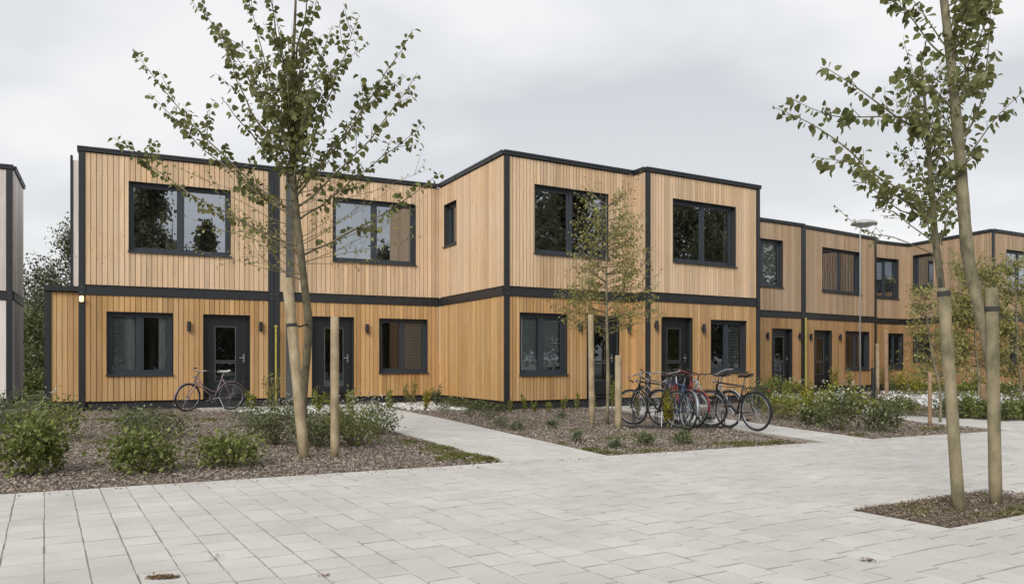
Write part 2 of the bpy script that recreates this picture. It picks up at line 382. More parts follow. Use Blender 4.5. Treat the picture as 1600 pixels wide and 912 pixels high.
def slab(mb, poly, ztop, h=0.05, ch=0.004):
    "stone: polygon prism with chamfered top edge"
    k = len(poly); cx = sum(p[0] for p in poly)/k; cy = sum(p[1] for p in poly)/k
    b = len(mb.v); tx, ty = random.uniform(-.003, .003), random.uniform(-.003, .003)
    def zt(p): return ztop+(p[0]-cx)*tx+(p[1]-cy)*ty
    ins = []
    for p in poly:
        d = math.hypot(p[0]-cx, p[1]-cy); s_ = max(0, 1-ch*1.4/d); ins.append((cx+(p[0]-cx)*s_, cy+(p[1]-cy)*s_))
    mb.v += [(p[0], p[1], ztop-h) for p in poly]+[(p[0], p[1], zt(p)-ch*.8) for p in poly]+[(p[0], p[1], zt(p)) for p in ins]
    for i in range(k):
        j = (i+1) % k
        mb.f.append((b+i, b+j, b+k+j, b+k+i)); mb.f.append((b+k+i, b+k+j, b+2*k+j, b+2*k+i))
    if not hasattr(mb, 'mi'): mb.mi = []
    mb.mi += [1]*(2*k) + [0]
    mb.f.append(tuple(b+2*k+i for i in range(k)))
SW, SL, GAP, GAPV = 0.225, 0.262, 0.0045, 0.010
PIT = (5.62, 7.62, 3.36, 4.16)      # tree pit in paving axes
def to_world(u, v): return (u*PC[0]+v*PR[0], u*PC[1]+v*PR[1])
def stones_in(u0, u1, v0, v1, region=None, pit=False):
    out = []
    i = int(math.floor(u0/SW))
    while i*SW < u1:
        r_ = random.Random(i*31+5); off = r_.choice([0, .5, .33, .66, .2])*SL if i > 2 else r_.uniform(-.04, .04)
        a, b = i*SW+GAP/2, (i+1)*SW-GAP/2
        j = int(math.floor((v0-off)/SL))
        while j*SL+off < v1:
            c, d = j*SL+off+GAPV/2, (j+1)*SL+off-GAPV/2
            jit = random.uniform(-.0025, .0025)
            segs = [(c, d)]
            if pit and a > PIT[0]-.01 and b < PIT[1]+.01:
                segs = [s for s in ((c, min(d, PIT[2])), (max(c, PIT[3]), d)) if s[1]-s[0] > .03]
            for s0, s1 in segs:
                q = [to_world(a+jit, s0), to_world(b+jit, s0), to_world(b+jit, s1), to_world(a+jit, s1)]
                q2 = clip(q, 0, 1, EDGE) if region is None else clip_convex(q, region)
                if len(q2) >= 3 and abs(area(q2)) > .002: out.append((q2, len(q2) == 4 and abs(abs(area(q2))-(SW-GAP)*(SL-GAPV)) < 1e-5))
            j += 1
        i += 1
    return out
pav = struct(poly_obj('pavement', [(-9, -3), (42, -3), (42, EDGE+.01), (-9, EDGE+.01)], -0.0035, 'joint_sand'))
allst = []
for q, whole in stones_in(-8, 40, -5, 9.2, pit=True):
    cx = sum(p[0] for p in q)/len(q); cy = sum(p[1] for p in q)/len(q)
    if cy < -1.5 and cx < 12: pass
    d = depth(cx, cy); vis = False
    if d > 1.5:
        X, Yp, _ = pix(cx, cy); vis = -15 < X < 1615 and Yp < 925
    allst.append((d if vis else 1e6+abs(d), q, whole, cx, cy))
allst.sort(key=lambda s: s[0])
std = []
for k in range(5):
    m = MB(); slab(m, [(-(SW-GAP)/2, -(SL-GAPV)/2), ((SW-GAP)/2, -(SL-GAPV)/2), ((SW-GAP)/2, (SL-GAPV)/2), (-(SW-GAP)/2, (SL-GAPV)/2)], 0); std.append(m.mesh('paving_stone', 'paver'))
far = MB()
for n_, (d, q, whole, cx, cy) in enumerate(allst):
    z = random.uniform(-.0012, .0012)
    if n_ < 300 and whole:
        link('paving_stone', random.choice(std), pav, (cx, cy, z), TH)
    elif n_ < 300:
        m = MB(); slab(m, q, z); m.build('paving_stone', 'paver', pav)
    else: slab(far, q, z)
stuff(far.build('far_paving_stones', 'paver', pav))

# paths from the pavement to the doors (convex quads, laid with the same stones)
PATHS = [
    [(4.20, EDGE), (5.66, EDGE), (6.22, 15.2), (6.55, 21.9), (4.80, 21.9), (4.36, 13.0)],
    [(9.16, EDGE), (10.55, EDGE), (11.15, 11.4), (12.55, 17.75), (11.15, 17.75), (10.2, 12.4)],
    [(13.95, EDGE), (17.3, EDGE), (15.75, 11.7), (17.9, 21.3), (16.6, 17.75), (14.3, 10.8)],
]
PATHS[2] = [(13.95, EDGE), (16.6, EDGE), (15.9, 11.7), (21.9, 21.7), (20.6, 21.7), (14.45, 10.9)]
PATHS3_HULL = None
paths_regions = [PATHS[0], PATHS[1],
    [(13.95, EDGE), (16.9, EDGE), (15.75, 11.55), (14.42, 10.75)],
    [(14.42, 10.75), (15.75, 11.55), (23.2, 21.7), (21.6, 21.7)],
    [(2.0, 20.6), (4.79, 20.6), (4.79, 21.9), (2.0, 21.9)],
    [(12.6, 16.4), (14.6, 16.4), (14.6, 17.3), (12.56, 17.3)],
    [(23.25, 20.9), (26.0, 20.9), (26.0, 22.2), (23.25, 21.75)]]
names = ['garden_path', 'garden_path', 'garden_path', 'garden_path', 'door_terrace', 'door_terrace', 'door_terrace']
for nm, reg in zip(names, paths_regions):
    if area(reg) < 0: reg = reg[::-1]
    base = struct(poly_obj(nm, reg, -0.0035, 'joint_sand'))
    xs = [p[0] for p in reg]; ys = [p[1] for p in reg]
    us = [x*PC[0]+y*PC[1] for x, y in zip(xs, ys)]; vs_ = [x*PR[0]+y*PR[1] for x, y in zip(xs, ys)]
    m = MB()
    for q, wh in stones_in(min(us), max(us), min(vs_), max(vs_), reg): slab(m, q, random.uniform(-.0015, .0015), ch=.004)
    stuff(m.build('path_stones', 'path_paver', base))

BEDS = {
    'a': [(-9, EDGE+.005), (4.195, EDGE+.005), (4.355, 13.0), (4.795, 21.95), (4.79, 22.6), (-9, 22.6)],
    'b': [(5.665, EDGE+.005), (9.155, EDGE+.005), (10.195, 12.4), (11.1, 17.75), (8.74, 17.75), (8.74, 22.1), (6.555, 22.1), (6.225, 15.2)],
    'c': [(10.555, EDGE+.005), (13.945, EDGE+.005), (14.41, 10.75), (21.59, 21.7), (17.4, 21.7), (17.3, 17.9), (12.56, 17.75), (11.155, 11.4)],
    'd': [(16.905, EDGE+.005), (42, EDGE+.005), (42, 24), (23.3, 22.3), (23.21, 21.7), (15.755, 11.55)],
}
for k, p in BEDS.items(): struct(poly_obj('mulch_bed', p, -0.026, 'soil'))
pitp = [to_world(PIT[0], PIT[2]), to_world(PIT[1], PIT[2]), to_world(PIT[1], PIT[3]), to_world(PIT[0], PIT[3])]
struct(poly_obj('tree_pit', pitp, -0.002, 'soil'))
struct(poly_obj('lawn', [(-60, 30), (-0.7, 30), (-0.7, 75), (-60, 75)], -0.03, 'lawn'))
def inpoly(P, poly):
    x, y = P[:, 0], P[:, 1]; r = np.zeros(len(P), bool); n = len(poly)
    for i in range(n):
        x0, y0 = poly[i]; x1, y1 = poly[(i+1) % n]
        c = ((y0 > y) != (y1 > y)); xi = (x1-x0)*(y-y0)/((y1-y0) if y1 != y0 else 1e-9)+x0
        r ^= c & (x < xi)
    return r
def chips(name, poly, n, mat, L=(.014, .042), asp=.38, z0=-.018, zr=.03, parent=None, bias=True, hmul=.35):
    x0, x1 = min(p[0] for p in poly), max(p[0] for p in poly); y0, y1 = min(p[1] for p in poly), max(p[1] for p in poly)
    P = np.zeros((0, 2))
    while len(P) < n:
        Q = rng.uniform((x0, y0), (x1, y1), (n*3, 2)); d = Q[:, 0]*FWD[0]+Q[:, 1]*FWD[1]; lat = Q[:, 0]*RGT[0]+Q[:, 1]*RGT[1]
        keep = inpoly(Q, poly) & (d > 1) & (np.abs(lat/d) < .72)
        if bias: keep &= rng.uniform(size=len(Q)) < np.minimum(1, (9.5/np.maximum(d, 1))**1.6)
        P = np.concatenate([P, Q[keep]])
        if keep.sum() == 0: break
    P = P[:n]; n = len(P)
    a = rng.uniform(0, 6.283, n); tilt = rng.normal(0, .35, n); ln = rng.uniform(*L, n)
    D = np.stack([np.cos(a)*np.cos(tilt), np.sin(a)*np.cos(tilt), np.sin(tilt)], 1)
    U = norm(np.stack([rng.normal(0, .35, n), rng.normal(0, .35, n), np.ones(n)], 1)); B = norm(np.cross(D, U)); U = np.cross(B, D)
    C = np.stack([P[:, 0], P[:, 1], z0+rng.uniform(0, zr, n)], 1); wd = (ln*asp*rng.uniform(.6, 1.4, n))[:, None]; l = ln[:, None]
    V = np.stack([C-D*l/2-B*wd/2, C+D*l/2-B*wd*.3, C+D*l/2+B*wd*.4, C-D*l/2+B*wd/2, C+U*wd*hmul], 1).reshape(-1, 3)
    b = (np.arange(n)*5)[:, None]
    q = np.concatenate([b+np.array([[0, 1, 4]]), b+np.array([[1, 2, 4]]), b+np.array([[2, 3, 4]]), b+np.array([[3, 0, 4]])], 1).reshape(-1, 3)
    o = link(name, npmesh(name, V, q, mat), parent); stuff(o); return o
def tagstuff(o, l, c): tag(o, l, c); return stuff(o)
for k, nn, lb in (('a', 85000, 'grey brown bark mulch around the big staked tree and in front of the end house'), ('b', 42000, 'grey brown bark mulch around the young tree with two stakes and beside the bicycles'), ('c', 22000, 'brown bark mulch between the white flowering shrubs and the bicycle path'), ('d', 12000, 'brown bark mulch in front of the houses at the far corner')):
    tagstuff(chips('bark_mulch', BEDS[k], nn, 'chips'), lb, 'mulch')
tagstuff(chips('bark_mulch', pitp, 5200, 'pit_chips', (.010, .032), z0=-.001, zr=.025, bias=False), 'dark bark mulch inside the square tree pit in the paving', 'mulch')

spill = chips('stray_chips', [(-4, 8.18), (13.8, 8.18), (13.8, 8.49), (9.2, 8.49), (5.6, 8.49), (-4, 8.49)], 420, 'chips', (.012, .035), z0=.003, zr=.006, bias=False)
tagstuff(spill, 'stray bark chips lying on the paving along the bed edges', 'mulch')
def grass(name, spots, label, h=(.02, .06), mat='grass', cat='grass'):
    P = []
    for (x, y, rx, ry, n) in spots:
        a = rng.uniform(0, 6.283, n); r = np.sqrt(rng.uniform(0, 1, n))*(.6+.4*np.sin(a*3+x*7)); P.append(np.stack([x+rx*r*np.cos(a), y+ry*r*np.sin(a)], 1))
    P = np.concatenate(P); ok = np.zeros(len(P), bool)
    for b in list(BEDS.values())+[pitp]: ok |= inpoly(P, b)
    P = P[ok]; n = len(P)
    D = norm(np.stack([rng.normal(0, .6, n), rng.normal(0, .6, n), np.ones(n)*.9], 1))
    o = link(name, leaves(name, np.concatenate([P, np.full((n, 1), -.01)], 1), D, rdir(n), rng.uniform(*h, n)*1.0, mat, .22, True))
    return tagstuff(o, label, cat)
def gspots(lst): return [(*gd(x, y), rx, ry, n) for (x, y, rx, ry, n) in lst]
grass('mossy_grass', gspots([(720, 712, .55, .5, 2600), (760, 718, .35, .25, 1800), (690, 700, .4, .6, 1200), (640, 690, .3, .5, 500)]), 'mossy yellow green grass at the tip of the mulch bed with the big tree')
grass('mossy_grass', gspots([(850, 695, .4, .5, 1600), (905, 703, .4, .35, 2000), (940, 708, .3, .2, 900), (800, 682, .3, .5, 700), (1010, 705, .4, .3, 500), (1150, 693, .5, .35, 1500), (1210, 692, .4, .2, 1100), (960, 685, .6, .6, 500)]), 'patchy yellow green grass along the edge of the bed with the bicycles')
grass('mossy_grass', gspots([(170, 655, .5, .6, 700), (400, 665, .5, .5, 700), (330, 655, .4, .5, 600), (160, 690, .5, .6, 400), (270, 650, .5, .6, 700), (210, 642, .8, .3, 900)]), 'thin grass growing through the mulch beside the lone bicycle')
grass('mossy_grass', [(5.9, 4.42, .35, .05, 300), (6.6, 4.46, .45, .05, 350), (6.3, 3.85, .5, .15, 900), (6.9, 3.95, .4, .2, 900), (5.8, 4.2, .3, .2, 400)], 'short grass tufts inside the square tree pit', (.015, .05))
grass('mossy_grass', gspots([(850, 660, .8, 1.0, 500), (900, 672, .8, .8, 500), (800, 665, .5, .9, 400), (1000, 680, .8, .6, 500), (1080, 685, .7, .5, 400)]), 'tiny weeds dotting the mulch around the two short stakes', (.02, .05))
grass('mossy_grass', gspots([(1440, 640, .9, .5, 500), (1330, 680, .6, .2, 400), (1460, 670, .6, .4, 500)]), 'thin grass beside the path to the set back houses')
tagstuff(chips('white_pebbles', [(3.2, 18.3), (4.6, 18.3), (4.7, 20.4), (2.6, 20.4)], 1800, 'pebbles', (.05, .11), .8, hmul=.5, bias=False), 'white pebble patch in front of the end house door', 'pebbles')
tagstuff(chips('white_pebbles', [(6.6, 18.6), (7.9, 18.0), (8.6, 21.6), (6.75, 21.6)], 1800, 'pebbles', (.05, .11), .8, hmul=.5, bias=False), 'white pebble strip under the window in the inner house corner', 'pebbles')
tagstuff(chips('white_pebbles', [(19.0, 13.5), (22.0, 12.6), (30.5, 19.0), (27.0, 21.4)], 3200, 'pebbles', (.06, .14), .8, hmul=.5, bias=False), 'white pebble strip running to the houses at the far corner', 'pebbles')

# ------------------------------------------------------------------ houses
ZB0, ZB1, ZU0, ZU1, ZTOP = 0.21, 2.82, 3.07, 6.29, 6.41
def subtract(z0, z1, cuts):
    segs = [(z0, z1)]
    for a, b in cuts:
        ns = []
        for s, e in segs:
            if b <= s or a >= e: ns.append((s, e)); continue
            if a > s: ns.append((s, a))
            if b < e: ns.append((b, e))
        segs = ns
    return [s for s in segs if s[1]-s[0] > .01]
PLK = {}
def plank(root, loc, rz, x0, x1, z0, z1, mat):
    key = (round(x1-x0, 4), round(z1-z0, 3), mat)
    if key not in PLK:
        w_, h_, c = x1-x0, z1-z0, .003
        m = MB(); m.v = [(0, 0, 0), (w_, 0, 0), (w_, 0, h_), (0, 0, h_), (0, -.02, 0), (w_, -.02, 0), (w_, -.02, h_), (0, -.02, h_), (c, -.024, c), (w_-c, -.024, c), (w_-c, -.024, h_-c), (c, -.024, h_-c)]
        m.f = [(8, 9, 10, 11), (4, 5, 9, 8), (5, 6, 10, 9), (6, 7, 11, 10), (7, 4, 8, 11), (0, 1, 5, 4), (1, 2, 6, 5), (2, 3, 7, 6), (3, 0, 4, 7)]
        PLK[key] = m.mesh('plank', mat)
    o = link('plank', PLK[key], root)
    c_, s_ = math.cos(rz), math.sin(rz); dy_ = random.uniform(-.0025, .0025)
    o.location = (loc[0]+x0*c_-dy_*s_, loc[1]+x0*s_+dy_*c_, z0); o.rotation_euler = (0, 0, rz)
def window(root, loc, rz, u0, u1, z0, z1, sashes=2, cover=None, gm='glass_lower', split=None):
    f = MB().frame(u0, u1, z0, z1, .055, .095, .175)
    um = u0+(u1-u0)*(split or .5)
    if sashes == 2: f.box(um-.035, um+.035, .10, .17, z0+.055, z1-.055)
    wo_ = f.build('window', 'window_frame', root, loc, rz)
    spans = [(u0+.055, um-.035), (um+.035, u1-.055)] if sashes == 2 else [(u0+.055, u1-.055)]
    for a, b in spans:
        MB().frame(a+.004, b-.004, z0+.059, z1-.059, .048, .11, .16).build('sash', 'window_frame', wo_)
        y = .135
        me = MB(); me.v = [(a+.05, y, z0+.105), (b-.05, y, z0+.105), (b-.05, y, z1-.105), (a+.05, y, z1-.105)]; me.f = [(0, 1, 2, 3)]
        me.build('pane', gm, wo_)
    MB().box(u0-.035, u1+.035, -.075, .11, z0-.035, z0-.004).build('sill', 'window_frame', wo_)
    r = MB(); r.box(u0-.012, u0-.002, -.028, .18, z0-.003, z1+.012); r.box(u1+.002, u1+.012, -.028, .18, z0-.003, z1+.012); r.box(u0-.002, u1+.002, -.028, .18, z1+.002, z1+.012)
    r.build('reveal', 'anthracite', wo_)
    def curtain(a, b, mat='curtain_white', y0=.27, zb=.06):
        m = MB(); k = max(8, int((b-a)*40)); top, bot = z1+.02, z0+zb
        for i in range(k+1):
            x = a+(b-a)*i/k; y = y0+.03*math.sin(i*1.9)+.012*math.sin(i*.7)
            m.v += [(x, y, bot), (x, y, top)]
        m.f = [(2*i, 2*i+2, 2*i+3, 2*i+1) for i in range(k)]
        m.build('curtain', mat, wo_, smooth=True)
    def blind(a, b, zlow=0.0, tilt=.6):
        m = MB(); z = z1-.06
        while z > z0+.07+zlow:
            d = .02
            bb = len(m.v); m.v += [(a, .21-d, z-d*tilt), (b, .21-d, z-d*tilt), (b, .21+d, z+d*tilt), (a, .21+d, z+d*tilt)]; m.f.append((bb, bb+1, bb+2, bb+3)); z -= .045
        for x in (a+.12, b-.12): m.box(x-.003, x+.003, .184, .187, z0+.07+zlow, z1-.05)
        m.build('blind', 'blind_slat', wo_)
    for cspec in cover or []:
        kind, a, b = cspec[:3]; A, B_ = u0+(u1-u0)*a, u0+(u1-u0)*b
        if kind == 'c': curtain(A, B_)
        elif kind == 'b': blind(A, B_, *(cspec[3:]))
        elif kind == 's': curtain(A, B_, 'brown_screen')
    return wo_
def door(root, loc, rz, u0, u1, z0, z1, two=False):
    d = MB(); uw = u1-u0; zs = z0
    pa, pb = u0+uw*.26, u0+uw*.70; pz0, pz1 = z0+.95, z1-.3
    y0, y1 = .12, .165
    if two: panes = [(u0+uw*.33, u0+uw*.47, z0+.25, z1-.3), (u0+uw*.63, u0+uw*.77, z0+.25, z1-.3)]
    else: panes = [(pa, pb, pz0, pz1), (pa, pb, z0+.42, pz0-.07)]
    # leaf with openings by rectangle decomposition
    xs = sorted({u0+.05, u1-.05, *[p[0] for p in panes], *[p[1] for p in panes]})
    for i in range(len(xs)-1):
        cuts = [(p[2], p[3]) for p in panes if p[0] <= xs[i]+1e-6 and p[1] >= xs[i+1]-1e-6]
        for s, e in subtract(z0+.03, z1-.05, cuts): d.box(xs[i], xs[i+1], y0, y1, s, e)
    do = d.build('door', 'door_paint', root, loc, rz)
    fr = MB(); fr.box(u0, u0+.048, .09, .18, z0, z1); fr.box(u1-.048, u1, .09, .18, z0, z1); fr.box(u0+.048, u1-.048, .09, .18, z1-.048, z1); fr.box(u0-.01, u1+.01, -.05, .19, z0-.03, z0-.001)
    fr.box(u0-.012, u0-.002, -.028, .17, z0, z1+.012); fr.box(u1+.002, u1+.012, -.028, .17, z0, z1+.012); fr.box(u0-.002, u1+.002, -.028, .17, z1+.002, z1+.012)
    fr.build('door_frame', 'door_paint', do)
    for p in panes:
        me = MB(); me.v = [(p[0], .14, p[2]), (p[1], .14, p[2]), (p[1], .14, p[3]), (p[0], .14, p[3])]; me.f = [(0, 1, 2, 3)]; me.build('pane', 'glass_lower', do)
        MB().frame(p[0]-.012, p[1]+.012, p[2]-.012, p[3]+.012, .012, .112, .12).build('pane_bead', 'zinc', do)
    hx = u1-.13; h = MB().tube([(hx, .12, z0+1.02), (hx, .065, z0+1.02), (hx-.12, .065, z0+1.02)], .011, 8); h.box(hx-.022, hx+.022, .112, .12, z0+.9, z0+1.12)
    h.build('handle', 'steel', do)
    return do
def wall_lamp(root, loc, rz, u, z):
    m = MB(); m.box(u-.035, u+.035, -.045, -.025, z-.06, z+.06)
    for s in (-1, 1): pass
    m.lathe((u, -.09, z-.13), [(.038, 0), (.045, .01), (.045, .25), (.038, .26)], 12)
    m.box(u-.02, u+.02, -.06, -.04, z-.03, z+.03)
    l = m.build('wall_lamp', 'lamp_black', root, loc, rz); MB().lathe((u, -.09, z-.136), [(.03, 0), (.03, .008)], 10).build('lens', 'grey_head', l)
def facade(root, P0, P1, openings, pw=.125, up='larch_upper', lo='larch_lower', posts=('l', 'r'), lamps=(), gap=.011, ufrom=0.0, trims=(0, 0), depthb=.10):
    ox, oy = P0; L = math.hypot(P1[0]-P0[0], P1[1]-P0[1]); rz = math.atan2(P1[1]-P0[1], P1[0]-P0[0])
    r0 = root.location; loc = (ox-r0.x, oy-r0.y, 0)
    PW = .135
    if pw < .12: gap = max(gap, .017)
    pl = PW if 'l' in posts else 0.0; pr = PW if 'r' in posts else 0.0
    for side, on in (('l', pl), ('r', pr)):
        if not on: continue
        a, b = (0, PW) if side == 'l' else (L-PW, L)
        m = MB(); m.box(a, b, -.045, .10, ZB0-.16, ZB1+.01); m.box(a, b, -.045, .10, ZU0-.01, ZU1+.02)
        m.box(a-.006, b+.006, -.052, .10, ZB1+.01, ZU0-.01)
        m.build('post', 'anthracite', root, loc, rz)
        bb = MB(); xm = (a+b)/2
        for zz in (ZB1+.06, ZU0-.06): bb.tube([(xm, -.056, zz), (xm, -.048, zz)], .014, 8)
        bb.build('bolt', 'zinc', root, loc, rz)
    a0, a1 = pl+.004, L-pr-.004
    m = MB(); m.box(a0, a1, -.036, .095, ZB1+.025, ZU0-.025); m.box(a0, a1, -.05, -.02, ZB1+.004, ZB1+.024); m.box(a0, a1, -.044, -.02, ZU0-.045, ZU0-.024)
    m.build('floor_beam', 'anthracite', root, loc, rz)
    m = MB(); m.box(-.03+trims[0], L+.03-trims[1], -.07, .25, ZU1+.022, ZTOP); m.box(-.03+trims[0], L+.03-trims[1], -.082, -.066, ZTOP-.035, ZTOP+.012)
    sx_ = 1.3
    while sx_ < L-.5: m.box(sx_, sx_+.03, -.0845, -.069, ZU1+.024, ZTOP+.014); sx_ += 2.4
    m.build('roof_edge', 'anthracite', root, loc, rz)
    m = MB(); m.box(0.01, L-.01, .03, .12, -.06, ZB0-.004); m.build('plinth', 'plinth_black', root, loc, rz)
    # backing wall by decomposition
    xs = sorted({0.0, L, *[o[1] for o in openings], *[o[2] for o in openings]})
    bk = MB()
    for i in range(len(xs)-1):
        cuts = [(o[3], o[4]) for o in openings if o[1] <= xs[i]+1e-6 and o[2] >= xs[i+1]-1e-6]
        for s, e in subtract(ZB0, ZU1+.02, cuts): bk.box(xs[i], xs[i+1], .004, depthb, s, e)
    bk.build('backing_wall', 'membrane', root, loc, rz)
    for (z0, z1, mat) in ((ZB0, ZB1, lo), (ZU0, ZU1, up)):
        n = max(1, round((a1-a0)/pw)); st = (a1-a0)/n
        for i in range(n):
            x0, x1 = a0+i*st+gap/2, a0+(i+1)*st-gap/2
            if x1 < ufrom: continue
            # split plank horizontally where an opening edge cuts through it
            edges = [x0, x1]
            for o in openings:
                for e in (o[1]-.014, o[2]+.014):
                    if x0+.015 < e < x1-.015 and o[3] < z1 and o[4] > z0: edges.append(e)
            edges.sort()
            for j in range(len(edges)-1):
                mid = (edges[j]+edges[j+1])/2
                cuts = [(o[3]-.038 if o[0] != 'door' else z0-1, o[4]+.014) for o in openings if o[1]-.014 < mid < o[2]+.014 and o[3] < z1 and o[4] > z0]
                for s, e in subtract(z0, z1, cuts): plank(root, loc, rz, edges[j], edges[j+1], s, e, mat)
    for o in openings:
        kind, u0, u1, z0, z1 = o[:5]; kw = o[5] if len(o) > 5 else {}
        if kind == 'door': door(root, loc, rz, u0, u1, z0, z1, **kw)
        else: window(root, loc, rz, u0, u1, z0, z1, 2 if kind == 'win' else 1, gm='glass_upper' if z0 > 3 else 'glass_lower', **kw)
    for u, z in lamps: wall_lamp(root, loc, rz, u, z)
    return loc, rz, L
def shell(root, P0, P1, dep, inset=(.02, .02), left=True, right=True):
    ox, oy = P0; L = math.hypot(P1[0]-P0[0], P1[1]-P0[1]); rz = math.atan2(P1[1]-P0[1], P1[0]-P0[0])
    r0 = root.location; loc = (ox-r0.x, oy-r0.y, 0); a, b = inset[0], L-inset[1]
    m = MB(); y0 = .115
    if left: m.box(a, a+.08, y0, dep, .02, ZU1)
    if right: m.box(b-.08, b, y0, dep, .02, ZU1)
    m.box(a+.08, b-.08, dep-.08, dep, .02, ZU1); m.box(a+.08, b-.08, y0, dep-.08, .02, .2)
    m.box(a+.08, b-.08, y0, dep-.08, 2.86, 3.0); m.box(a+.08, b-.08, 3.2, 3.3, .2, 2.86); m.box(a+.08, b-.08, 3.2, 3.3, 3.0, ZU1)
    m.build('inner_wall', 'plaster', root, loc, rz)
    m = MB(); m.box(a+.01, b-.01, .26, dep, ZU1+.004, ZU1+.07); m.build('roof', 'membrane', root, loc, rz)

UW = (3.95, 5.67); LW = (0.87, 2.41); DR = (0.27, 2.40)
A0, A1, A2 = (-0.67, 22.05), (3.945, 22.05), (8.72, 22.05)
h = thing('terraced_house', 'larch clad end house with the lone bicycle at its door and a low annex', 'house', (A0[0], A0[1], 0), 0, 'terraced houses')
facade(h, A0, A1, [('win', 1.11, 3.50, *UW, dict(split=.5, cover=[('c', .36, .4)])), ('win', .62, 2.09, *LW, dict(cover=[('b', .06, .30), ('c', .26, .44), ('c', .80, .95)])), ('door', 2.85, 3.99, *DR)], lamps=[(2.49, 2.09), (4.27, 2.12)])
shell(h, A0, A1, 9)
# low annex and pale return wall beside the end house
m = MB(); m.box(-.62, -.01, .62, 5, .02, 2.86); m.build('annex_wall', 'membrane', h)
MB().box(-.75, -.62, .55, 5, .05, 2.92).build('annex_post', 'anthracite', h)
MB().box(-.76, -.004, .50, 5.05, 2.93, 3.06).build('annex_roof_edge', 'anthracite', h)
for i in range(5):
    x = -.612+i*.121; plank(h, (0, .615), 0, x, x+.112, .2, 2.91, 'larch_lower')
MB().box(-.14, -.01, .6, .7, 3.07, 6.2).build('return_wall', 'pale_render', h)
MB().box(-.20, -.145, .58, .74, 3.07, 6.32).build('rain_pipe', 'anthracite', h)
l = MB().lathe((.065, -.09, 2.64), [(.03, 0), (.05, .02), (.05, .12), (.03, .14)], 12).build('post_lamp', 'warm_lamp', h)
MB().box(.03, .10, -.06, -.046, 2.64, 2.76).build('bracket', 'lamp_black', l)

h = thing('terraced_house', 'larch clad house with a grey downpipe, between the end house and the projecting corner', 'house', (A1[0]+.01, A1[1], 0), 0, 'terraced houses')
facade(h, (A1[0]+.01, A1[1]), A2, [('win', 1.60, 4.01, 4.0, 5.75, dict(split=.5)), ('door', 1.02, 2.17, .27, 2.42, dict(two=True)), ('win', 2.93, 4.37, .88, 2.41, dict(cover=[('c', .04, .12), ('b', .5, .97)]))], posts=('l',), lamps=[(2.55, 2.12)], trims=(0, .112))
shell(h, (A1[0]+.01, A1[1]), A2, 9)
MB().box(.30, .47, -.14, -.03, .1, 6.3).build('downpipe', 'pipe_grey', h)

B0, B1 = (8.72, 17.71), (12.87, 18.07)
h = thing('terraced_house', 'projecting larch clad house with a small window in its side wall', 'house', (B0[0], B0[1], 0), 0, 'terraced houses')
facade(h, (8.72, 22.0), B0, [('win1', .40, 1.30, 4.52, 5.72, dict(cover=[('c', .05, .4)]))], posts=(), pw=.115, trims=(.03, 0))
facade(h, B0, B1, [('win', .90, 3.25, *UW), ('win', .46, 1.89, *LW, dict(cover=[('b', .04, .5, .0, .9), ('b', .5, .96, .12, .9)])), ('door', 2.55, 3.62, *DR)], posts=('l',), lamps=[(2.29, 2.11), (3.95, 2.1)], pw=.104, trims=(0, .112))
shell(h, B0, B1, 4.25, inset=(.52, .04))

C0, C1 = (12.89, 17.55), (17.29, 17.91)
h = thing('terraced_house', 'larch clad house behind the row of parked bicycles', 'house', (C0[0], C0[1], 0), 0, 'terraced houses')
facade(h, (12.885, 18.07), C0, [], posts=(), pw=.104, trims=(.03, 0))
facade(h, C0, C1, [('win', .99, 3.40, *UW, dict(cover=[('c', .93, .98)])), ('door', .59, 1.68, *DR), ('win', 2.42, 3.87, .9, 2.37, dict(cover=[('b', .5, .96)]))], lamps=[(.32, 2.17), (2.08, 2.12)], pw=.104)
shell(h, C0, C1, 12, inset=(.12, .02))

D0, D1 = (17.4, 21.49), (23.6, 22.13)
h = thing('terraced_house', 'set back house partly hidden by the neighbouring house, beside the yellow pipe', 'house', (D0[0], D0[1], 0), 0, 'terraced houses')
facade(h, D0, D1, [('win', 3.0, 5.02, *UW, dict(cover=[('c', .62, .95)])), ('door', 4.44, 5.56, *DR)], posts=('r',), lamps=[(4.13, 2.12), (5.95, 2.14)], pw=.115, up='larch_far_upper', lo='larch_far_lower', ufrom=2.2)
shell(h, D0, D1, 8)
MB().tube([(6.24, .54, 0), (6.24, .54, 2.85)], .04, 10).build('standpipe', 'yellow_pipe', h)
E0, E1 = (23.75, 22.28), (28.9, 23.15)
h = thing('terraced_house', 'set back house with door, two lamps and pale corner strip, behind the street lamp', 'house', (E0[0], E0[1], 0), 0, 'terraced houses')
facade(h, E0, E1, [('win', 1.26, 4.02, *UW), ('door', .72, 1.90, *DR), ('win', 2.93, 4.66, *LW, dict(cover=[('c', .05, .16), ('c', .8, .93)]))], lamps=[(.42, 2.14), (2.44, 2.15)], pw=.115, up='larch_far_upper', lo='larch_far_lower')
shell(h, E0, E1, 8)
F0, F1 = (29.0, 23.66), (31.81, 23.79)
h = thing('terraced_house', 'narrow house in the far inner corner', 'house', (F0[0], F0[1], 0), 0, 'terraced houses')
facade(h, F0, F1, [('win', .45, 2.08, *UW), ('win', 1.40, 2.42, *LW)], posts=(), pw=.115, up='larch_far_upper', lo='larch_far_lower', trims=(0, .112))
shell(h, F0, F1, 8)
H0, H1 = (31.13, 19.58), (37.5, 20.0)
h = thing('terraced_house', 'house at the far corner turning its side wall to the path, behind young trees', 'house', (H0[0], H0[1], 0), 0, 'terraced houses')
facade(h, F1, H0, [('win1', .30, 1.40, 4.42, 5.85), ('win1', .30, 1.28, 1.2, 2.4)], posts=(), pw=.115, up='larch_far_upper', lo='larch_far_lower', trims=(.03, 0))
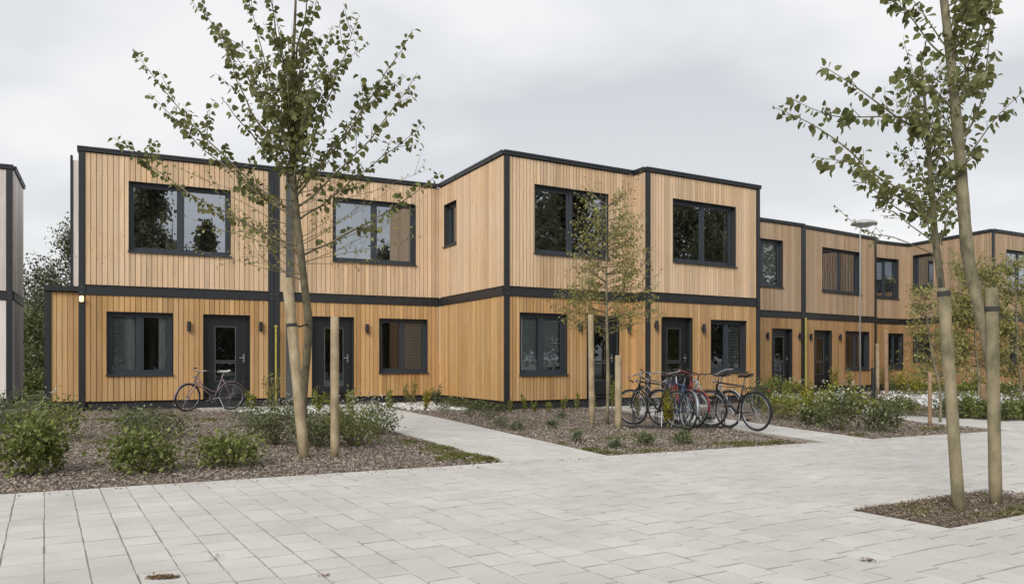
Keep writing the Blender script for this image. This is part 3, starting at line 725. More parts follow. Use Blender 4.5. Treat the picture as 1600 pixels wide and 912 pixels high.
facade(h, H0, H1, [('win', 1.01, 3.2, *UW), ('win1', 1.16, 1.85, *LW)], posts=('l',), pw=.115, up='larch_far_upper', lo='larch_far_lower')
shell(h, H0, H1, 4.2, inset=(1.15, .02))
# neighbour with pale side wall
h = thing('neighbour_house', 'pale house end with black corner post across the garden gap', 'house', (-2.31, 25.0, 0), 0, 'terraced houses')
facade(h, (-6.5, 25.0), (-2.31, 25.0), [('win', .8, 3.0, *UW), ('win', .8, 2.3, *LW)], posts=('r',), up='pale_render', lo='pale_render', pw=.6, gap=.004)
facade(h, (-2.31, 25.0), (-2.31, 27.75), [], posts=(), up='pale_render', lo='pale_render', pw=.55, gap=.004, trims=(.1, 0))
MB().box(-4.1, -.12, 2.65, 2.75, .02, 6.3).build('back_wall', 'pale_render', h)
MB().box(-4.1, -.12, .26, 2.75, 6.293, 6.36).build('roof', 'membrane', h)
MB().box(-4.1, -4.0, .12, 2.6, .02, 6.28).build('party_wall', 'plaster', h)
h = thing('green_pipe', 'yellow green standpipe in front of the seam between the first two houses', 'pipe', (3.97, 21.85, 0))
MB().tube([(0, 0, 0), (0, 0, 2.1)], .028, 10).build('pipe', 'yellow_pipe', h)
MB().lathe((0, 0, 2.1), [(.045, 0), (.045, .04), (.02, .06)], 10).build('cap', 'yellow_pipe', h)

# ------------------------------------------------------------------ plants
def bez(a, c, b, n):
    return [a*(1-t)**2+c*2*t*(1-t)+b*t*t for t in [i/n for i in range(n+1)]]
class Tree:
    def __init__(s): s.wood = MB(); s.P = []; s.D = []; s.Z = []
    def leaf_line(s, pts, spacing, size, start=.15, spread=1.0, prob=1.0, jitter=.25, cluster=1):
        pts = [Vector(p) for p in pts]; acc = 0; tot = sum((pts[i+1]-pts[i]).length for i in range(len(pts)-1)); run = 0; side = random.choice((-1, 1))
        for i in range(len(pts)-1):
            a, b = pts[i], pts[i+1]; L = (b-a).length; d = (b-a).normalized(); t = 0
            while acc+(L-t) >= spacing:
                t += spacing-acc; acc = 0
                if (run+t)/tot > start and random.random() < prob:
                    for _ in range(cluster):
                        p = a+d*t; side = -side
                        o = d.orthogonal().normalized(); o.rotate(Matrix.Rotation(random.uniform(0, 6.283), 3, d))
                        v = (o*spread+d*.35+Vector((0, 0, -.35))+Vector((random.gauss(0, jitter), random.gauss(0, jitter), random.gauss(0, jitter)))).normalized()
                        s.P.append(p+v*size*.25); s.D.append((v+Vector((0, 0, -.55))).normalized()); s.Z.append(size*random.uniform(.65, 1.15))
            acc += L-t; run += L
    def branch(s, a, b, r0, r1=.003, bow=.12, n=8, leaf=None, sides=0, sidelen=.25, sideleaf=None):
        a, b = Vector(a), Vector(b); L = (b-a).length
        c = (a+b)/2+Vector((random.gauss(0, .04)*L, random.gauss(0, .04)*L, -bow*L+random.gauss(0, .02)*L))
        pts = bez(a, c, b, n)
        for i in range(1, n): pts[i] += Vector((random.gauss(0, 1), random.gauss(0, 1), random.gauss(0, 1)))*L*.006
        s.wood.tube(pts, [r0+(r1-r0)*i/n for i in range(n+1)], 6)
        if leaf: s.leaf_line(pts, **leaf)
        for k in range(sides):
            t = random.uniform(.2, .92); i = min(n-1, int(t*n)); p = pts[i]; d = (pts[i+1]-pts[i]).normalized()
            o = d.orthogonal(); o.rotate(Matrix.Rotation(random.uniform(0, 6.283), 3, d))
            e = p+(d*.75+o.normalized()*.7+Vector((0, 0, .25)))*sidelen*random.uniform(.5, 1.2)
            s.branch(p, e, max(.0025, r0*.35), .0015, .05, 4, sideleaf or leaf)
        return pts
    def finish(s, name, label, cat, trunk_pts, trunk_r, leafmat, bark, wide=.85, group=None, simple_leaf=False, n=12):
        base = Vector(trunk_pts[0]); o = thing(name, label, cat, (base.x, base.y, 0), 0, group)
        tp = [Vector(p)-Vector((base.x, base.y, 0)) for p in trunk_pts]
        # smooth trunk
        sm = []; rr = []
        for i in range(len(tp)-1):
            p0, p1, p2, p3 = tp[max(i-1, 0)], tp[i], tp[i+1], tp[min(i+2, len(tp)-1)]
            for k in range(4):
                t = k/4; q = 0.5*((2*p1)+(p2-p0)*t+(2*p0-5*p1+4*p2-p3)*t*t+(3*p1-p0-3*p2+p3)*t**3)
                sm.append(q); rr.append((trunk_r[i]+(trunk_r[i+1]-trunk_r[i])*t)*random.uniform(.96, 1.05))
        sm.append(tp[-1]); rr.append(trunk_r[-1])
        MB().tube(sm, rr, n).build('trunk', bark, o, smooth=True)
        s.wood.v = [(v[0]-base.x, v[1]-base.y, v[2]) for v in s.wood.v]
        s.wood.build('branches', 'twig', o, smooth=True)
        P = np.array([tuple(p) for p in s.P])-np.array([base.x, base.y, 0])
        stuff(link('crown', leaves('crown', P, [tuple(d) for d in s.D], rdir(len(P))+np.array([0, 0, .3]), s.Z, leafmat, wide, simple_leaf), o))
        return o
def trunk_at(pts, y):
    "interpolate trunk survey points (px,py,depth) at height py"
    for i in range(len(pts)-1):
        a, b = pts[i], pts[i+1]
        if b[1] <= y <= a[1]:
            t = (a[1]-y)/(a[1]-b[1]); return Vector(at(a[0]+(b[0]-a[0])*t, y, a[2]))
    return Vector(at(*pts[-1]))
def stake(name, p0, p1, r, mat, label, group=None, strap=None):
    p0, p1 = Vector(p0), Vector(p1); o = thing(name, label, 'stake', (p0.x, p0.y, 0), 0, group)
    q0 = Vector((0, 0, -.05)); q1 = p1-Vector((p0.x, p0.y, 0)); k = 7
    pts = [q0+(q1-q0)*i/k for i in range(k+1)]; rad = [r*random.uniform(.96, 1.04) for _ in pts]
    pts.append(q1+(q1-q0).normalized()*.012); rad.append(r*.8)
    MB().tube(pts, rad, 14).build('post', mat, o, smooth=True)
    if strap:
        d = (q1-q0).normalized(); c = q0+(q1-q0)*strap[0]
        MB().tube([c, c+d*.04], r*1.06, 14).build('collar', 'strap', o)
        e = Vector(strap[1])-Vector((p0.x, p0.y, 0))
        MB().tube([c+d*.02, (c+e)/2+Vector((0, 0, -.02)), e], .012, 6).build('strap', 'strap', o)
    return o

# --- big staked tree in the first bed
d1 = 10.5
tp = [(469, 707, d1), (475, 610, d1), (482, 510, d1), (475, 440, d1), (465, 350, d1), (458, 280, d1), (456, 200, d1), (458, 100, d1), (462, 0, d1), (464, -90, d1)]
tr = [.054, .052, .050, .050, .048, .045, .034, .024, .015, .008]
T = Tree()
lf = dict(spacing=.037, size=.092, start=.10)
ends = [(455, 335, 208, 76, 10), (458, 345, 233, 146, 8), (462, 385, 177, 214, 6), (456, 285, 312, -6, 12), (456, 250, 385, -40, 10), (456, 240, 340, 40, 8), (457, 200, 410, -60, 9), (458, 120, 500, -60, 7),
        (456, 280, 497, -20, 10), (457, 300, 562, 24, 12), (458, 310, 645, 46, 10), (460, 325, 652, 114, 10), (463, 345, 662, 190, 8), (468, 400, 690, 268, 6), (457, 280, 345, 152, 7), (457, 270, 520, 40, 10), (456, 230, 540, 90, 8), (457, 250, 430, 20, 9), (457, 300, 470, 60, 9), (458, 290, 400, 110, 8), (459, 300, 590, 130, 8)]
for (sx, sy, ex, ey, ns) in ends:
    a = trunk_at(tp, sy); b = at(ex, ey, d1+random.uniform(-1.1, 1.1))
    # keep the survey direction of the tip
    L = (b-a).length
    T.branch(a, b, .016, .003, .10 if abs(ex-457) > 120 else .03, 10, lf, sides=int(ns*.7), sidelen=L*.14)
for k in range(24):
    sy = random.uniform(130, 330); a = trunk_at(tp, sy); ex = 462+random.gauss(0, 48); ey = sy-random.uniform(70, 160)
    T.branch(a, at(ex, ey, d1+random.uniform(-.8, .8)), .008, .002, .02, 6, dict(spacing=.05, size=.09, start=.15), sides=2, sidelen=.22)
yl = dict(spacing=.085, size=.05, start=.25, prob=.8)
Y1 = Tree()
for k in range(26):
    sy = random.uniform(300, 440); a = trunk_at(tp, sy); sgn = random.choice((-1, 1)); ex = 460+sgn*random.uniform(60, 215); ey = sy-random.uniform(0, 110)
    Y1.branch(a, at(ex, max(ey, 262), d1+random.uniform(-.9, .9)), .006, .0015, .04, 7, yl, sides=4, sidelen=.3)
tree1 = T.finish('young_tree', 'tall young tree with upswept leafy branches, tied to a leaning pale stake', 'tree', [at(*p) for p in tp], tr, 'leaf_tree', 'bark_dark')
b0 = tree1.location
Y1.wood.v = [(v[0]-b0.x, v[1]-b0.y, v[2]) for v in Y1.wood.v]; Y1.wood.build('lower_twigs', 'twig', tree1, smooth=True)
P = np.array([tuple(p) for p in Y1.P])-np.array([b0.x, b0.y, 0])
stuff(link('lower_leaves', leaves('lower_leaves', P, [tuple(d) for d in Y1.D], rdir(len(P)), Y1.Z, 'leaf_young', .7), tree1))
stake('tree_stake', at(476, 715, 9.9), at(449, 436, 9.9), .064, 'stake_wood', 'thick pale stake leaning against the tall leafy tree', 'stakes in the first bed', (.74, at(482, 505, d1)))
stake('tree_stake', (*gd(523, 713), 0), at(523, 496, depth(*gd(523, 713))), .052, 'stake_wood', 'upright round stake standing clear of the tall leafy tree', 'stakes in the first bed')

# --- two trees in the pit
d2 = 6.62
tpA = [(1497, 793, d2), (1488, 650, d2), (1477, 520, d2), (1470, 440, d2), (1461, 370, d2), (1456, 300, d2), (1450, 220, d2), (1444, 150, d2), (1438, 80, d2)]
trA = [.040, .038, .035, .032, .029, .026, .019, .012, .006]
T = Tree(); lf = dict(spacing=.031, size=.074, start=.10)
def br(T, tpts, sy, mids, e, r0, lf, ns, sl, dd, dz=.5, d=d2):
    a = trunk_at(tpts, sy); pts = [a]; n = len(mids)+1; dzz = random.uniform(-dz, dz) if dd is None else dd
    pts += [Vector(at(*m_, d+dzz*(i+1)/n)) for i, m_ in enumerate(mids)]+[Vector(at(*e, d+dzz))]
    sm = []
    for i in range(len(pts)-1):
        p0, p1, p2, p3 = pts[max(i-1, 0)], pts[i], pts[i+1], pts[min(i+2, len(pts)-1)]
        for k in range(5):
            t = k/5; sm.append(0.5*((2*p1)+(p2-p0)*t+(2*p0-5*p1+4*p2-p3)*t*t+(3*p1-p0-3*p2+p3)*t**3))
    sm.append(pts[-1]); K = len(sm)-1
    T.wood.tube(sm, [r0+(.002-r0)*i/K for i in range(K+1)], 6); T.leaf_line(sm, **lf)
    for k in range(ns):
        i = random.randrange(int(K*.25), K); dr = (sm[i+1]-sm[i]).normalized(); o = dr.orthogonal(); o.rotate(Matrix.Rotation(random.uniform(0, 6.283), 3, dr))
        T.branch(sm[i], sm[i]+(dr*.7+o.normalized()*.7)*sl*random.uniform(.4, 1.1), r0*.35, .0015, .05, 4, lf)
br(T, tpA, 350, [(1420, 318), (1372, 285), (1330, 238), (1270, 195)], (1206, 166), .014, lf, 8, .2, .3)
br(T, tpA, 300, [(1400, 292), (1340, 258)], (1270, 245), .008, lf, 5, .15, -.3)
br(T, tpA, 335, [(1410, 330), (1370, 300)], (1345, 290), .007, lf, 5, .15, .5)
br(T, tpA, 380, [(1420, 350), (1395, 330)], (1368, 325), .006, dict(spacing=.05, size=.04, start=.1), 5, .15, .2)
br(T, tpA, 400, [(1400, 372), (1350, 360)], (1303, 320), .006, dict(spacing=.04, size=.035, start=.3), 5, .15, .4)
for k in range(22):
    sy = random.uniform(150, 400); a = trunk_at(tpA, sy); s_ = random.choice((-1, 1))
    T.branch(a, at(1452+s_*random.uniform(15, 55), sy-random.uniform(40, 130), d2+random.uniform(-.5, .5)), .006, .0015, .03, 6, dict(spacing=.032, size=.05, start=.15), sides=3, sidelen=.16)
T.finish('young_tree', 'slender tree with dark fine foliage rising behind the leaning stake of the pit', 'tree', [at(*p) for p in tpA], [v*.9 for v in trA], 'leaf_tree', 'bark_dark')
d3 = 6.8
tpB = [(1556, 778, d3), (1553, 650, d3), (1546, 560, d3), (1530, 480, d3), (1514, 410, d3), (1506, 330, d3), (1500, 250, d3), (1491, 150, d3), (1475, 0, d3), (1460, -120, d3)]
trB = [.040, .040, .040, .044, .049, .048, .046, .040, .032, .018]
T = Tree(); lf = dict(spacing=.033, size=.078, start=.10)
br(T, tpB, 238, [(1440, 205), (1400, 182), (1340, 138)], (1289, 105), .013, lf, 8, .2, -.3, d=d3)
br(T, tpB, 210, [(1420, 184), (1330, 183), (1290, 178)], (1230, 152), .009, lf, 6, .16, .3, d=d3)
br(T, tpB, 95, [(1455, 70), (1425, 30)], (1385, -10), .010, lf, 6, .22, .1, d=d3)
br(T, tpB, 225, [(1530, 170), (1543, 90)], (1548, 10), .010, lf, 6, .2, .2, d=d3)
br(T, tpB, 265, [(1530, 220), (1565, 175)], (1625, 120), .008, lf, 6, .15, -.2, d=d3)
br(T, tpB, 160, [(1510, 110), (1530, 60)], (1560, -20), .010, lf, 7, .2, .3, d=d3)
br(T, tpB, 100, [(1500, 50)], (1530, -30), .010, lf, 7, .2, -.3, d=d3)
br(T, tpB, 60, [(1500, 20)], (1570, -40), .008, lf, 7, .2, -.1, d=d3)
br(T, tpB, 180, [(1450, 130)], (1400, 110), .008, lf, 8, .16, .5, d=d3)
br(T, tpB, 270, [(1460, 220), (1420, 160)], (1445, 90), .008, lf, 10, .18, -.5, d=d3)
for k in range(12):
    sy = random.uniform(0, 280); a = trunk_at(tpB, sy); s_ = random.choice((-1, -1, 1))
    T.branch(a, at(1490+s_*random.uniform(20, 80), sy-random.uniform(20, 110), d3+random.uniform(-.6, .6)), .007, .002, .03, 6, lf, sides=3, sidelen=.16)
T.finish('young_tree', 'tree with stout grey green trunk rising behind the upright pit stake', 'tree', [at(*p) for p in tpB], trB, 'leaf_tree', 'bark')
stake('tree_stake', (*gd(1499, 796), 0), at(1474, 452, 6.45), .047, 'stake_mossy', 'mossy leaning stake in the square tree pit', 'stakes in the tree pit', (.97, at(1468, 430, d2)))
stake('tree_stake', (*gd(1556, 786), 0), at(1549, 452, 6.73), .05, 'stake_mossy', 'straight upright stake in the square tree pit', 'stakes in the tree pit', (.9, at(1538, 500, d3)))

# --- young trees with sparse yellow green leaves
def sapling(px, py, toppx, toppy, wpx, lowpy, label, tr=.04, nb=46, lsize=.045, spacing=.06, dens=3):
    x, y = gd(px, py); d = depth(x, y)
    pts = [(px, py, d), (px+random.uniform(-2, 2), (py+lowpy)/2, d), (px+(toppx-px)*.4, lowpy, d), (px+(toppx-px)*.7, (lowpy+toppy)/2, d), (toppx, toppy, d)]
    T = Tree(); lf = dict(spacing=spacing, size=lsize, start=.2, prob=.85)
    for k in range(nb):
        sy = random.uniform(toppy+15, lowpy+30); a = trunk_at(pts, sy); f = (sy-toppy)/(lowpy-toppy)
        e = at(a_px(a)+random.choice((-1, 1))*random.uniform(.3, 1)*wpx*(.45+.55*min(1, f)), sy-random.uniform(.1, .6)*wpx*.6, d+random.uniform(-1, 1)*wpx/1246*d*.7)
        T.branch(a, e, .008, .0015, .03, 6, lf, sides=dens, sidelen=(e-a).length*.4)
    return T.finish('sapling', label, 'tree', [at(*p) for p in pts], [tr, tr*.9, tr*.8, tr*.5, .004], 'leaf_young', 'bark', .6, 'sparse young trees')
def a_px(p): return pix(p.x, p.y, p.z)[0]
sapling(949, 662, 947, 305, 92, 500, 'sparse young tree with tiny yellow green leaves between two short stakes', .034, 120, .06, .055, 5)
gs = 'stakes of the sparse young trees'
for (x0, y0, x1, y1, r, lb) in ((925, 664, 923, 492, .055, 'taller pale stake beside the young tree near the parked bicycles'), (966, 668, 966, 556, .06, 'shorter pale stake beside the young tree near the parked bicycles')):
    a = gd(x0, y0); stake('tree_stake', (*a, 0), at(x1, y1, depth(*a)), r, 'stake_wood', lb, gs)
sapling(1469, 659, 1440, 440, 46, 560, 'sparse young tree with a thin trunk and reddish stake at the path bend', .026, 90, .065, .06, 4)
sapling(1371, 606, 1380, 395, 45, 545, 'sparse young tree in front of the narrow corner house', .035, 40, .10, .11, 3)
sapling(1528, 640, 1520, 395, 75, 545, 'wide sparse young tree in front of the house at the far corner', .035, 150, .085, .07, 5)
sapling(1594, 640, 1585, 400, 60, 560, 'sparse young tree farthest along the garden bed at the far corner', .035, 110, .085, .07, 5)
for (x0, y0, x1, y1, r, mt, lb) in ((1386, 642, 1384, 516, .045, 'stake_wood_red', 'reddish stake among the white flowering shrubs'), (1453, 664, 1453, 582, .034, 'stake_wood_red', 'short stake at the tip of the bed by the path bend'), (1371.5, 610, 1371, 537, .07, 'stake_wood', 'mossy stake close to the narrow corner house'), (1537, 625, 1535, 600, .1, 'stake_wood_red', 'short thick stump of a stake in front of the far corner house')):
    a = gd(x0, y0); stake('tree_stake', (*a, 0), at(x1, y1, depth(*a)), r, mt, lb, gs)

# --- shrubs
def shrub(x, y, wdt, hgt, n, lsize, mat, label, group, flowers=0, flmat='petal_white', upright=False, cat='shrub', name='shrub'):
    o = thing(name, label, cat, (x, y, 0), random.uniform(0, 6.28), group)
    K = max(6, int(n/42)); C = []
    st = MB()
    for k in range(K):
        a = random.uniform(0, 6.283); r = math.sqrt(random.random())*wdt*.42; hz_ = hgt*(1-.45*(r/(wdt*.42+1e-6))**2)*random.uniform(.45, .95)
        if upright: hz_ = hgt*random.uniform(.5, 1); r *= .75
        c = Vector((r*math.cos(a), r*math.sin(a), hz_)); C.append(c)
        st.tube(bez(Vector((c.x*.15, c.y*.15, -.02)), Vector((c.x*.5, c.y*.5, hz_*.6)), c, 4), [.007, .006, .005, .004, .002], 5)
    st.build('stems', 'twig', o)
    C = np.array([tuple(c) for c in C]); idx = rng.integers(0, K, n)
    if upright:
        t = rng.uniform(.2, 1, n)[:, None]; P = C[idx]*np.concatenate([.15+.85*t, .15+.85*t, t], 1)+rng.normal(0, wdt*.05, (n, 3))
    else:
        P = C[idx]+rng.normal(0, 1, (n, 3))*np.array([wdt*.13, wdt*.13, hgt*.15])
        # skirt of lower foliage
        k = int(n*.2); a = rng.uniform(0, 6.283, k); r = np.sqrt(rng.uniform(0.1, 1, k))*wdt*.45
        P[:k] = np.stack([r*np.cos(a), r*np.sin(a), rng.uniform(.06, .6, k)*hgt*(1.1-.5*r/(wdt*.45))], 1)
    P[:, 2] = np.maximum(P[:, 2], .015)
    D = norm(P*np.array([1, 1, .4])+rng.normal(0, .35*wdt, (n, 3))+np.array([0, 0, .12*hgt]))
    stuff(link('foliage', leaves('foliage', P, D, np.array([0, 0, 1.0])+rng.normal(0, .5, (n, 3)), rng.uniform(.6, 1.2, n)*lsize, mat, .62), o))
    if flowers:
        top = P[np.argsort(-(P[:, 2]+rng.uniform(0, hgt*.5, n)))[:flowers]]; top = top[:max(1, flowers//2)]; flowers = len(top); top = np.repeat(top, 3, 0)+rng.normal(0, .012, (flowers*3, 3))+np.array([0, 0, lsize*.4])
        stuff(link('blossom', leaves('blossom', top, rdir(len(top))+np.array([0, 0, .4]), rdir(len(top)), lsize*.5, flmat, .9, True), o))
    return o
def ps(px, py, wpx, hpx, n, ls, mat, label, group, **k):
    x, y = gd(px, py); s = 1246/depth(x, y)
    return shrub(x, y+wpx/s*.3, wpx/s, hpx/s*(.92 if hpx > 44 else 1), int(n*.95), ls*.92, mat, label, group, **k)
g1 = 'shrubs in the bed of the end house'
ps(45, 742, 108, 92, 1500, .075, 'leaf_shrub', 'large leafy green shrub at the paving edge, nearest the pale neighbour house', g1)
ps(226, 740, 105, 72, 1300, .065, 'leaf_shrub', 'bright green shrub at the paving edge between two leafy shrubs', g1)
ps(367, 730, 100, 62, 1200, .062, 'leaf_shrub', 'spreading green shrub at the paving edge beside the big staked tree', g1)
ps(70, 690, 120, 75, 1500, .06, 'leaf_shrub', 'wide green shrub behind the large leafy shrub, beside the annex', g1, flowers=8)
ps(-5, 690, 70, 70, 700, .06, 'leaf_grey', 'grey green shrub beside the wide green shrub near the annex', g1, flowers=10)
ps(30, 655, 110, 50, 1100, .055, 'leaf_dark', 'dark low shrub in front of the pale neighbour house', g1, flowers=14)
ps(240, 688, 120, 48, 1300, .055, 'leaf_dark', 'low dark shrub under the window of the end house', g1, flowers=8)
ps(205, 672, 70, 36, 600, .05, 'leaf_grey', 'low grey green plant under the window of the end house', g1)
ps(400, 668, 70, 38, 700, .05, 'leaf_grey', 'grey green plant beside the rear wheel of the lone bicycle', g1, flowers=10)
ps(432, 696, 90, 62, 1300, .05, 'leaf_dark', 'dark shrub directly behind the leaning tree stake', g1)
ps(498, 699, 80, 62, 1200, .05, 'leaf_dark', 'dark shrub between the two stakes of the big tree', g1)
ps(560, 698, 95, 70, 1500, .05, 'leaf_shrub', 'dense shrub with white flecks beside the upright stake', g1, flowers=40)
ps(598, 680, 60, 58, 900, .05, 'leaf_grey', 'rounded grey green shrub with white flecks at the path edge', g1, flowers=50)
ps(540, 672, 70, 45, 700, .05, 'leaf_grey', 'white flecked plant behind the upright stake', g1, flowers=60)
ps(455, 655, 80, 34, 600, .05, 'leaf_grey', 'white flecked low plant behind the leaning stake', g1, flowers=50)
gy = 'yellow green plants along the house fronts'
for (x, y, w_, h_, mt, lb) in ((427, 640, 46, 75, 'leaf_young', 'tall sparse yellow green plant at the foot of the green standpipe'), (395, 642, 40, 30, 'leaf_lime', 'lime plant beside the lone bicycle'), (500, 645, 34, 44, 'leaf_lime', 'lime plant in front of the door with two glass strips'),
                               (552, 645, 34, 42, 'leaf_young', 'yellow green plant at the downpipe house path'), (520, 638, 34, 38, 'leaf_lime', 'lime plant behind the upright stake'), (612, 641, 30, 34, 'leaf_lime', 'small lime plant under the window of the downpipe house'), (645, 633, 36, 40, 'leaf_young', 'feathery plant against the wall of the downpipe house'),
                               (668, 640, 34, 32, 'leaf_yellow', 'yellow plant at the inner house corner'), (686, 635, 30, 34, 'leaf_dark', 'dark plant tucked into the inner house corner')):
    ps(x, y, w_, h_, 260, .07, mt, lb, gy, upright=True, cat='plant', name='plant')
g2 = 'low plants in the bed of the projecting house'
for i, x in enumerate(range(700, 785, 12)): ps(x, 635+i*1.5, 22, 15, 200, .06, 'leaf_dark', 'low dark ground cover plant along the side wall of the projecting house', g2, cat='plant', name='plant')
for i, x in enumerate((800, 822, 838, 860, 884, 905, 930)): ps(x, 645-i*.5, 17, 22+random.uniform(-6, 9), 110, .06, 'leaf_lime', 'small lime green plant against the plinth of the projecting house', g2, upright=True, cat='plant', name='plant')
for (x, y, w_, h_) in ((704, 648, 36, 20), (740, 652, 34, 18), (782, 668, 26, 15), (812, 672, 22, 13), (770, 655, 30, 14), (870, 668, 20, 12), (905, 690, 22, 18), (963, 700, 20, 16), (880, 655, 16, 14)):
    ps(x, y, w_, h_, 170, .05, 'leaf_grey', 'small grey green tuft in the mulch of the projecting house bed', g2, cat='plant', name='plant')
for (x, y, w_, h_, lb) in ((1068, 694, 34, 24, 'dark bushy tuft in the mulch in front of the bicycles'), (1012, 697, 36, 20, 'spreading dark tuft in the mulch in front of the bicycles'), (960, 640, 18, 62, 'slim lime shoot beside the door of the projecting house'), (1108, 660, 20, 16, 'small tuft under the bicycle wheels')):
    ps(x, y, w_, h_, 240, .055, 'leaf_dark' if w_ > 19 else 'leaf_lime', lb, g2, upright=w_ < 19, cat='plant', name='plant')
ps(1050, 668, 30, 66, 1400, .06, 'leaf_yellow', 'bright yellow plant among the parked bicycles', g2, upright=True, cat='plant', name='plant')
ps(1000, 652, 26, 40, 200, .055, 'leaf_lime', 'lime plant behind the parked bicycles', g2, upright=True, cat='plant', name='plant')
g3 = 'shrubs in the flowering bed'
for (x, y, w_, h_, mt, fl, lb) in ((1332, 672, 74, 58, 'leaf_dark', 60, 'large dark shrub with white blossom at the paving edge'), (1394, 674, 58, 56, 'leaf_dark', 70, 'dark shrub with white blossom beside the reddish stake'), (1279, 664, 42, 32, 'leaf_dark', 4, 'small round dark shrub beside the path'),
                                   (1232, 655, 66, 38, 'leaf_lime', 14, 'lime green shrub behind the rear wheel of the outermost black bicycle'), (1352, 648, 84, 44, 'leaf_lime', 30, 'broad lime shrub around the lamp post foot'), (1290, 645, 60, 42, 'leaf_lime', 20, 'lime shrub in front of the set back door'),
                                   (1222, 628, 52, 40, 'leaf_shrub', 0, 'green shrub against the corner of the bicycle house'), (1255, 632, 56, 36, 'leaf_lime', 26, 'lime shrub with white flecks before the yellow pipe'), (1196, 640, 40, 46, 'leaf_dark', 0, 'dark shrub against the bicycle house wall'), (1420, 650, 50, 34, 'leaf_shrub', 26, 'green shrub at the bend of the far path')):
    ps(x, y, w_, h_, int(350+w_*7), .07, mt, lb, g3, flowers=fl)
for (x, y, w_, h_, mt, lb) in ((1250, 612, 26, 40, 'leaf_lime', 'lime shoots in front of the set back door'), (1275, 610, 22, 30, 'leaf_young', 'yellow green shoots at the yellow pipe'), (1308, 612, 26, 44, 'leaf_yellow', 'yellow shoots between the far door and window'), (1336, 612, 34, 48, 'leaf_young', 'yellow green shoots under the far ground window'), (1224, 606, 20, 32, 'leaf_lime', 'lime shoots beside the first set back door'), (1268, 640, 26, 44, 'leaf_yellow', 'yellow shoots in the flowering bed beside the small round shrub'), (1306, 640, 24, 46, 'leaf_lime', 'lime shoots rising behind the small round shrub'), (1212, 622, 26, 34, 'leaf_yellow', 'yellow shoots at the corner of the bicycle house')):
    ps(x, y, w_, h_, 200, .1, mt, lb, gy, upright=True, cat='plant', name='plant')
g4 = 'plants in the bed at the far corner'
ps(1430, 618, 44, 52, 420, .09, 'leaf_yellow', 'bright yellow shrub in front of the inner corner window', g4)
ps(1452, 612, 36, 52, 320, .09, 'leaf_lime', 'lime shrub beside the bright yellow shrub', g4)
ps(1398, 608, 34, 40, 300, .09, 'leaf_shrub', 'green shrub before the narrow corner house', g4)
for i in range(12):
    ps(1405+i*18, 620+random.uniform(-5, 3), 34, 26+random.uniform(-6, 12), 260, .09, random.choice(['leaf_shrub', 'leaf_dark', 'leaf_lime']), 'leafy plant in the back row along the far corner houses', g4, flowers=random.choice((0, 6, 12)))
for i in range(9):
    ps(1492+i*15, 652+i*.5+random.uniform(-3, 3), 42, 32+random.uniform(-6, 10), 360, .075, random.choice(['leaf_shrub', 'leaf_dark', 'leaf_shrub']), 'leafy plant in the front row beside the far path', g4, flowers=random.choice((0, 6, 12)))
ps(1528, 618, 26, 40, 200, .08, 'leaf_lime', 'lime shoots in the middle of the far bed', g4, upright=True)

# --- trees beyond
def big_tree(x, y, hgt, wdt, n, ls, label, group, name='broadleaf_tree', mat='leaf_background', low=.12, conic=0.0):
    o = thing(name, label, 'tree', (x, y, 0), 0, group); t = MB()
    t.tube([(0, 0, -.1), (.1, 0, hgt*.25), (0, .1, hgt*.6), (0, 0, hgt*.92)], [wdt*.035, wdt*.03, wdt*.018, .02], 9)
    C = []
    K = 70
    for k in range(K):
        f = random.uniform(low, 1); prof = math.sin(math.pi*min(1, (f*(1-conic)+conic*.5+.06)))**.6*(1-conic*f)
        a = random.uniform(0, 6.283); r = math.sqrt(random.random())*wdt/2*prof*.85
        c = Vector((r*math.cos(a), r*math.sin(a), hgt*f*.97)); C.append(c)
        if k % 3 == 0: t.tube(bez(Vector((0, 0, max(.5, c.z-wdt*.3))), Vector((c.x*.4, c.y*.4, c.z-wdt*.08)), c, 4), [wdt*.012, wdt*.01, wdt*.007, wdt*.004, .01], 5)
    t.build('trunk', 'bark_dark', o)
    C = np.array([tuple(c) for c in C]); P = C[rng.integers(0, K, n)]+rng.normal(0, wdt*.075, (n, 3)); P[:, 2] = np.maximum(P[:, 2], .3)
    stuff(link('crown', leaves('crown', P, rdir(n)+np.array([0, 0, -.4]), rdir(n), rng.uniform(.6, 1.3, n)*ls, mat, .7, True), o))
    return o
gb = 'trees beyond the houses'
big_tree(-1.2, 41, 7.0, 5.6, 26000, .125, 'dark tree standing in the gap beside the end house', gb)
big_tree(-5.0, 52, 4.6, 5.5, 14000, .15, 'paler tree farther back in the garden gap', gb, mat='leaf_dark')
big_tree(-2.6, 35, 3.2, 2.6, 3000, .14, 'bushy low tree in the garden gap', gb, mat='leaf_dark', low=.2)
for (x, y, w_, h_) in ((-3.0, 31.5, 1.6, .8), (-4.2, 33, 2.2, 1.0), (-1.9, 32, 1.4, .9)): shrub(x, y, w_, h_, 700, .12, 'leaf_shrub', 'clipped green bush on the lawn of the garden gap', 'bushes on the lawn')
c = thing('parked_car', 'small grey car parked beyond the lawn in the garden gap', 'car', (-5.2, 46, 0), .2)
m = MB(); pr = [(-2, .35), (-2, .75), (-1.2, .85), (-.6, 1.4), (.9, 1.4), (1.6, .9), (2, .8), (2, .35)]
m.v = [(x, -.8, z) for x, z in pr]+[(x, .8, z) for x, z in pr]; k = len(pr); m.f = [tuple(range(k)), tuple(reversed(range(k, 2*k)))]+[(i, i+k, (i+1) % k+k, (i+1) % k) for i in range(k)]
m.build('body', 'car_paint', c); MB().box(-.55, .8, -.81, .81, .95, 1.3).build('window', 'car_glass', c)
for x in (-1.25, 1.25):
    for y in (-.72, .72): MB().ring((x, y, .32), .24, .09, (1, 0, 0), (0, 0, 1), 16, 6).build('wheel', 'rubber', c)
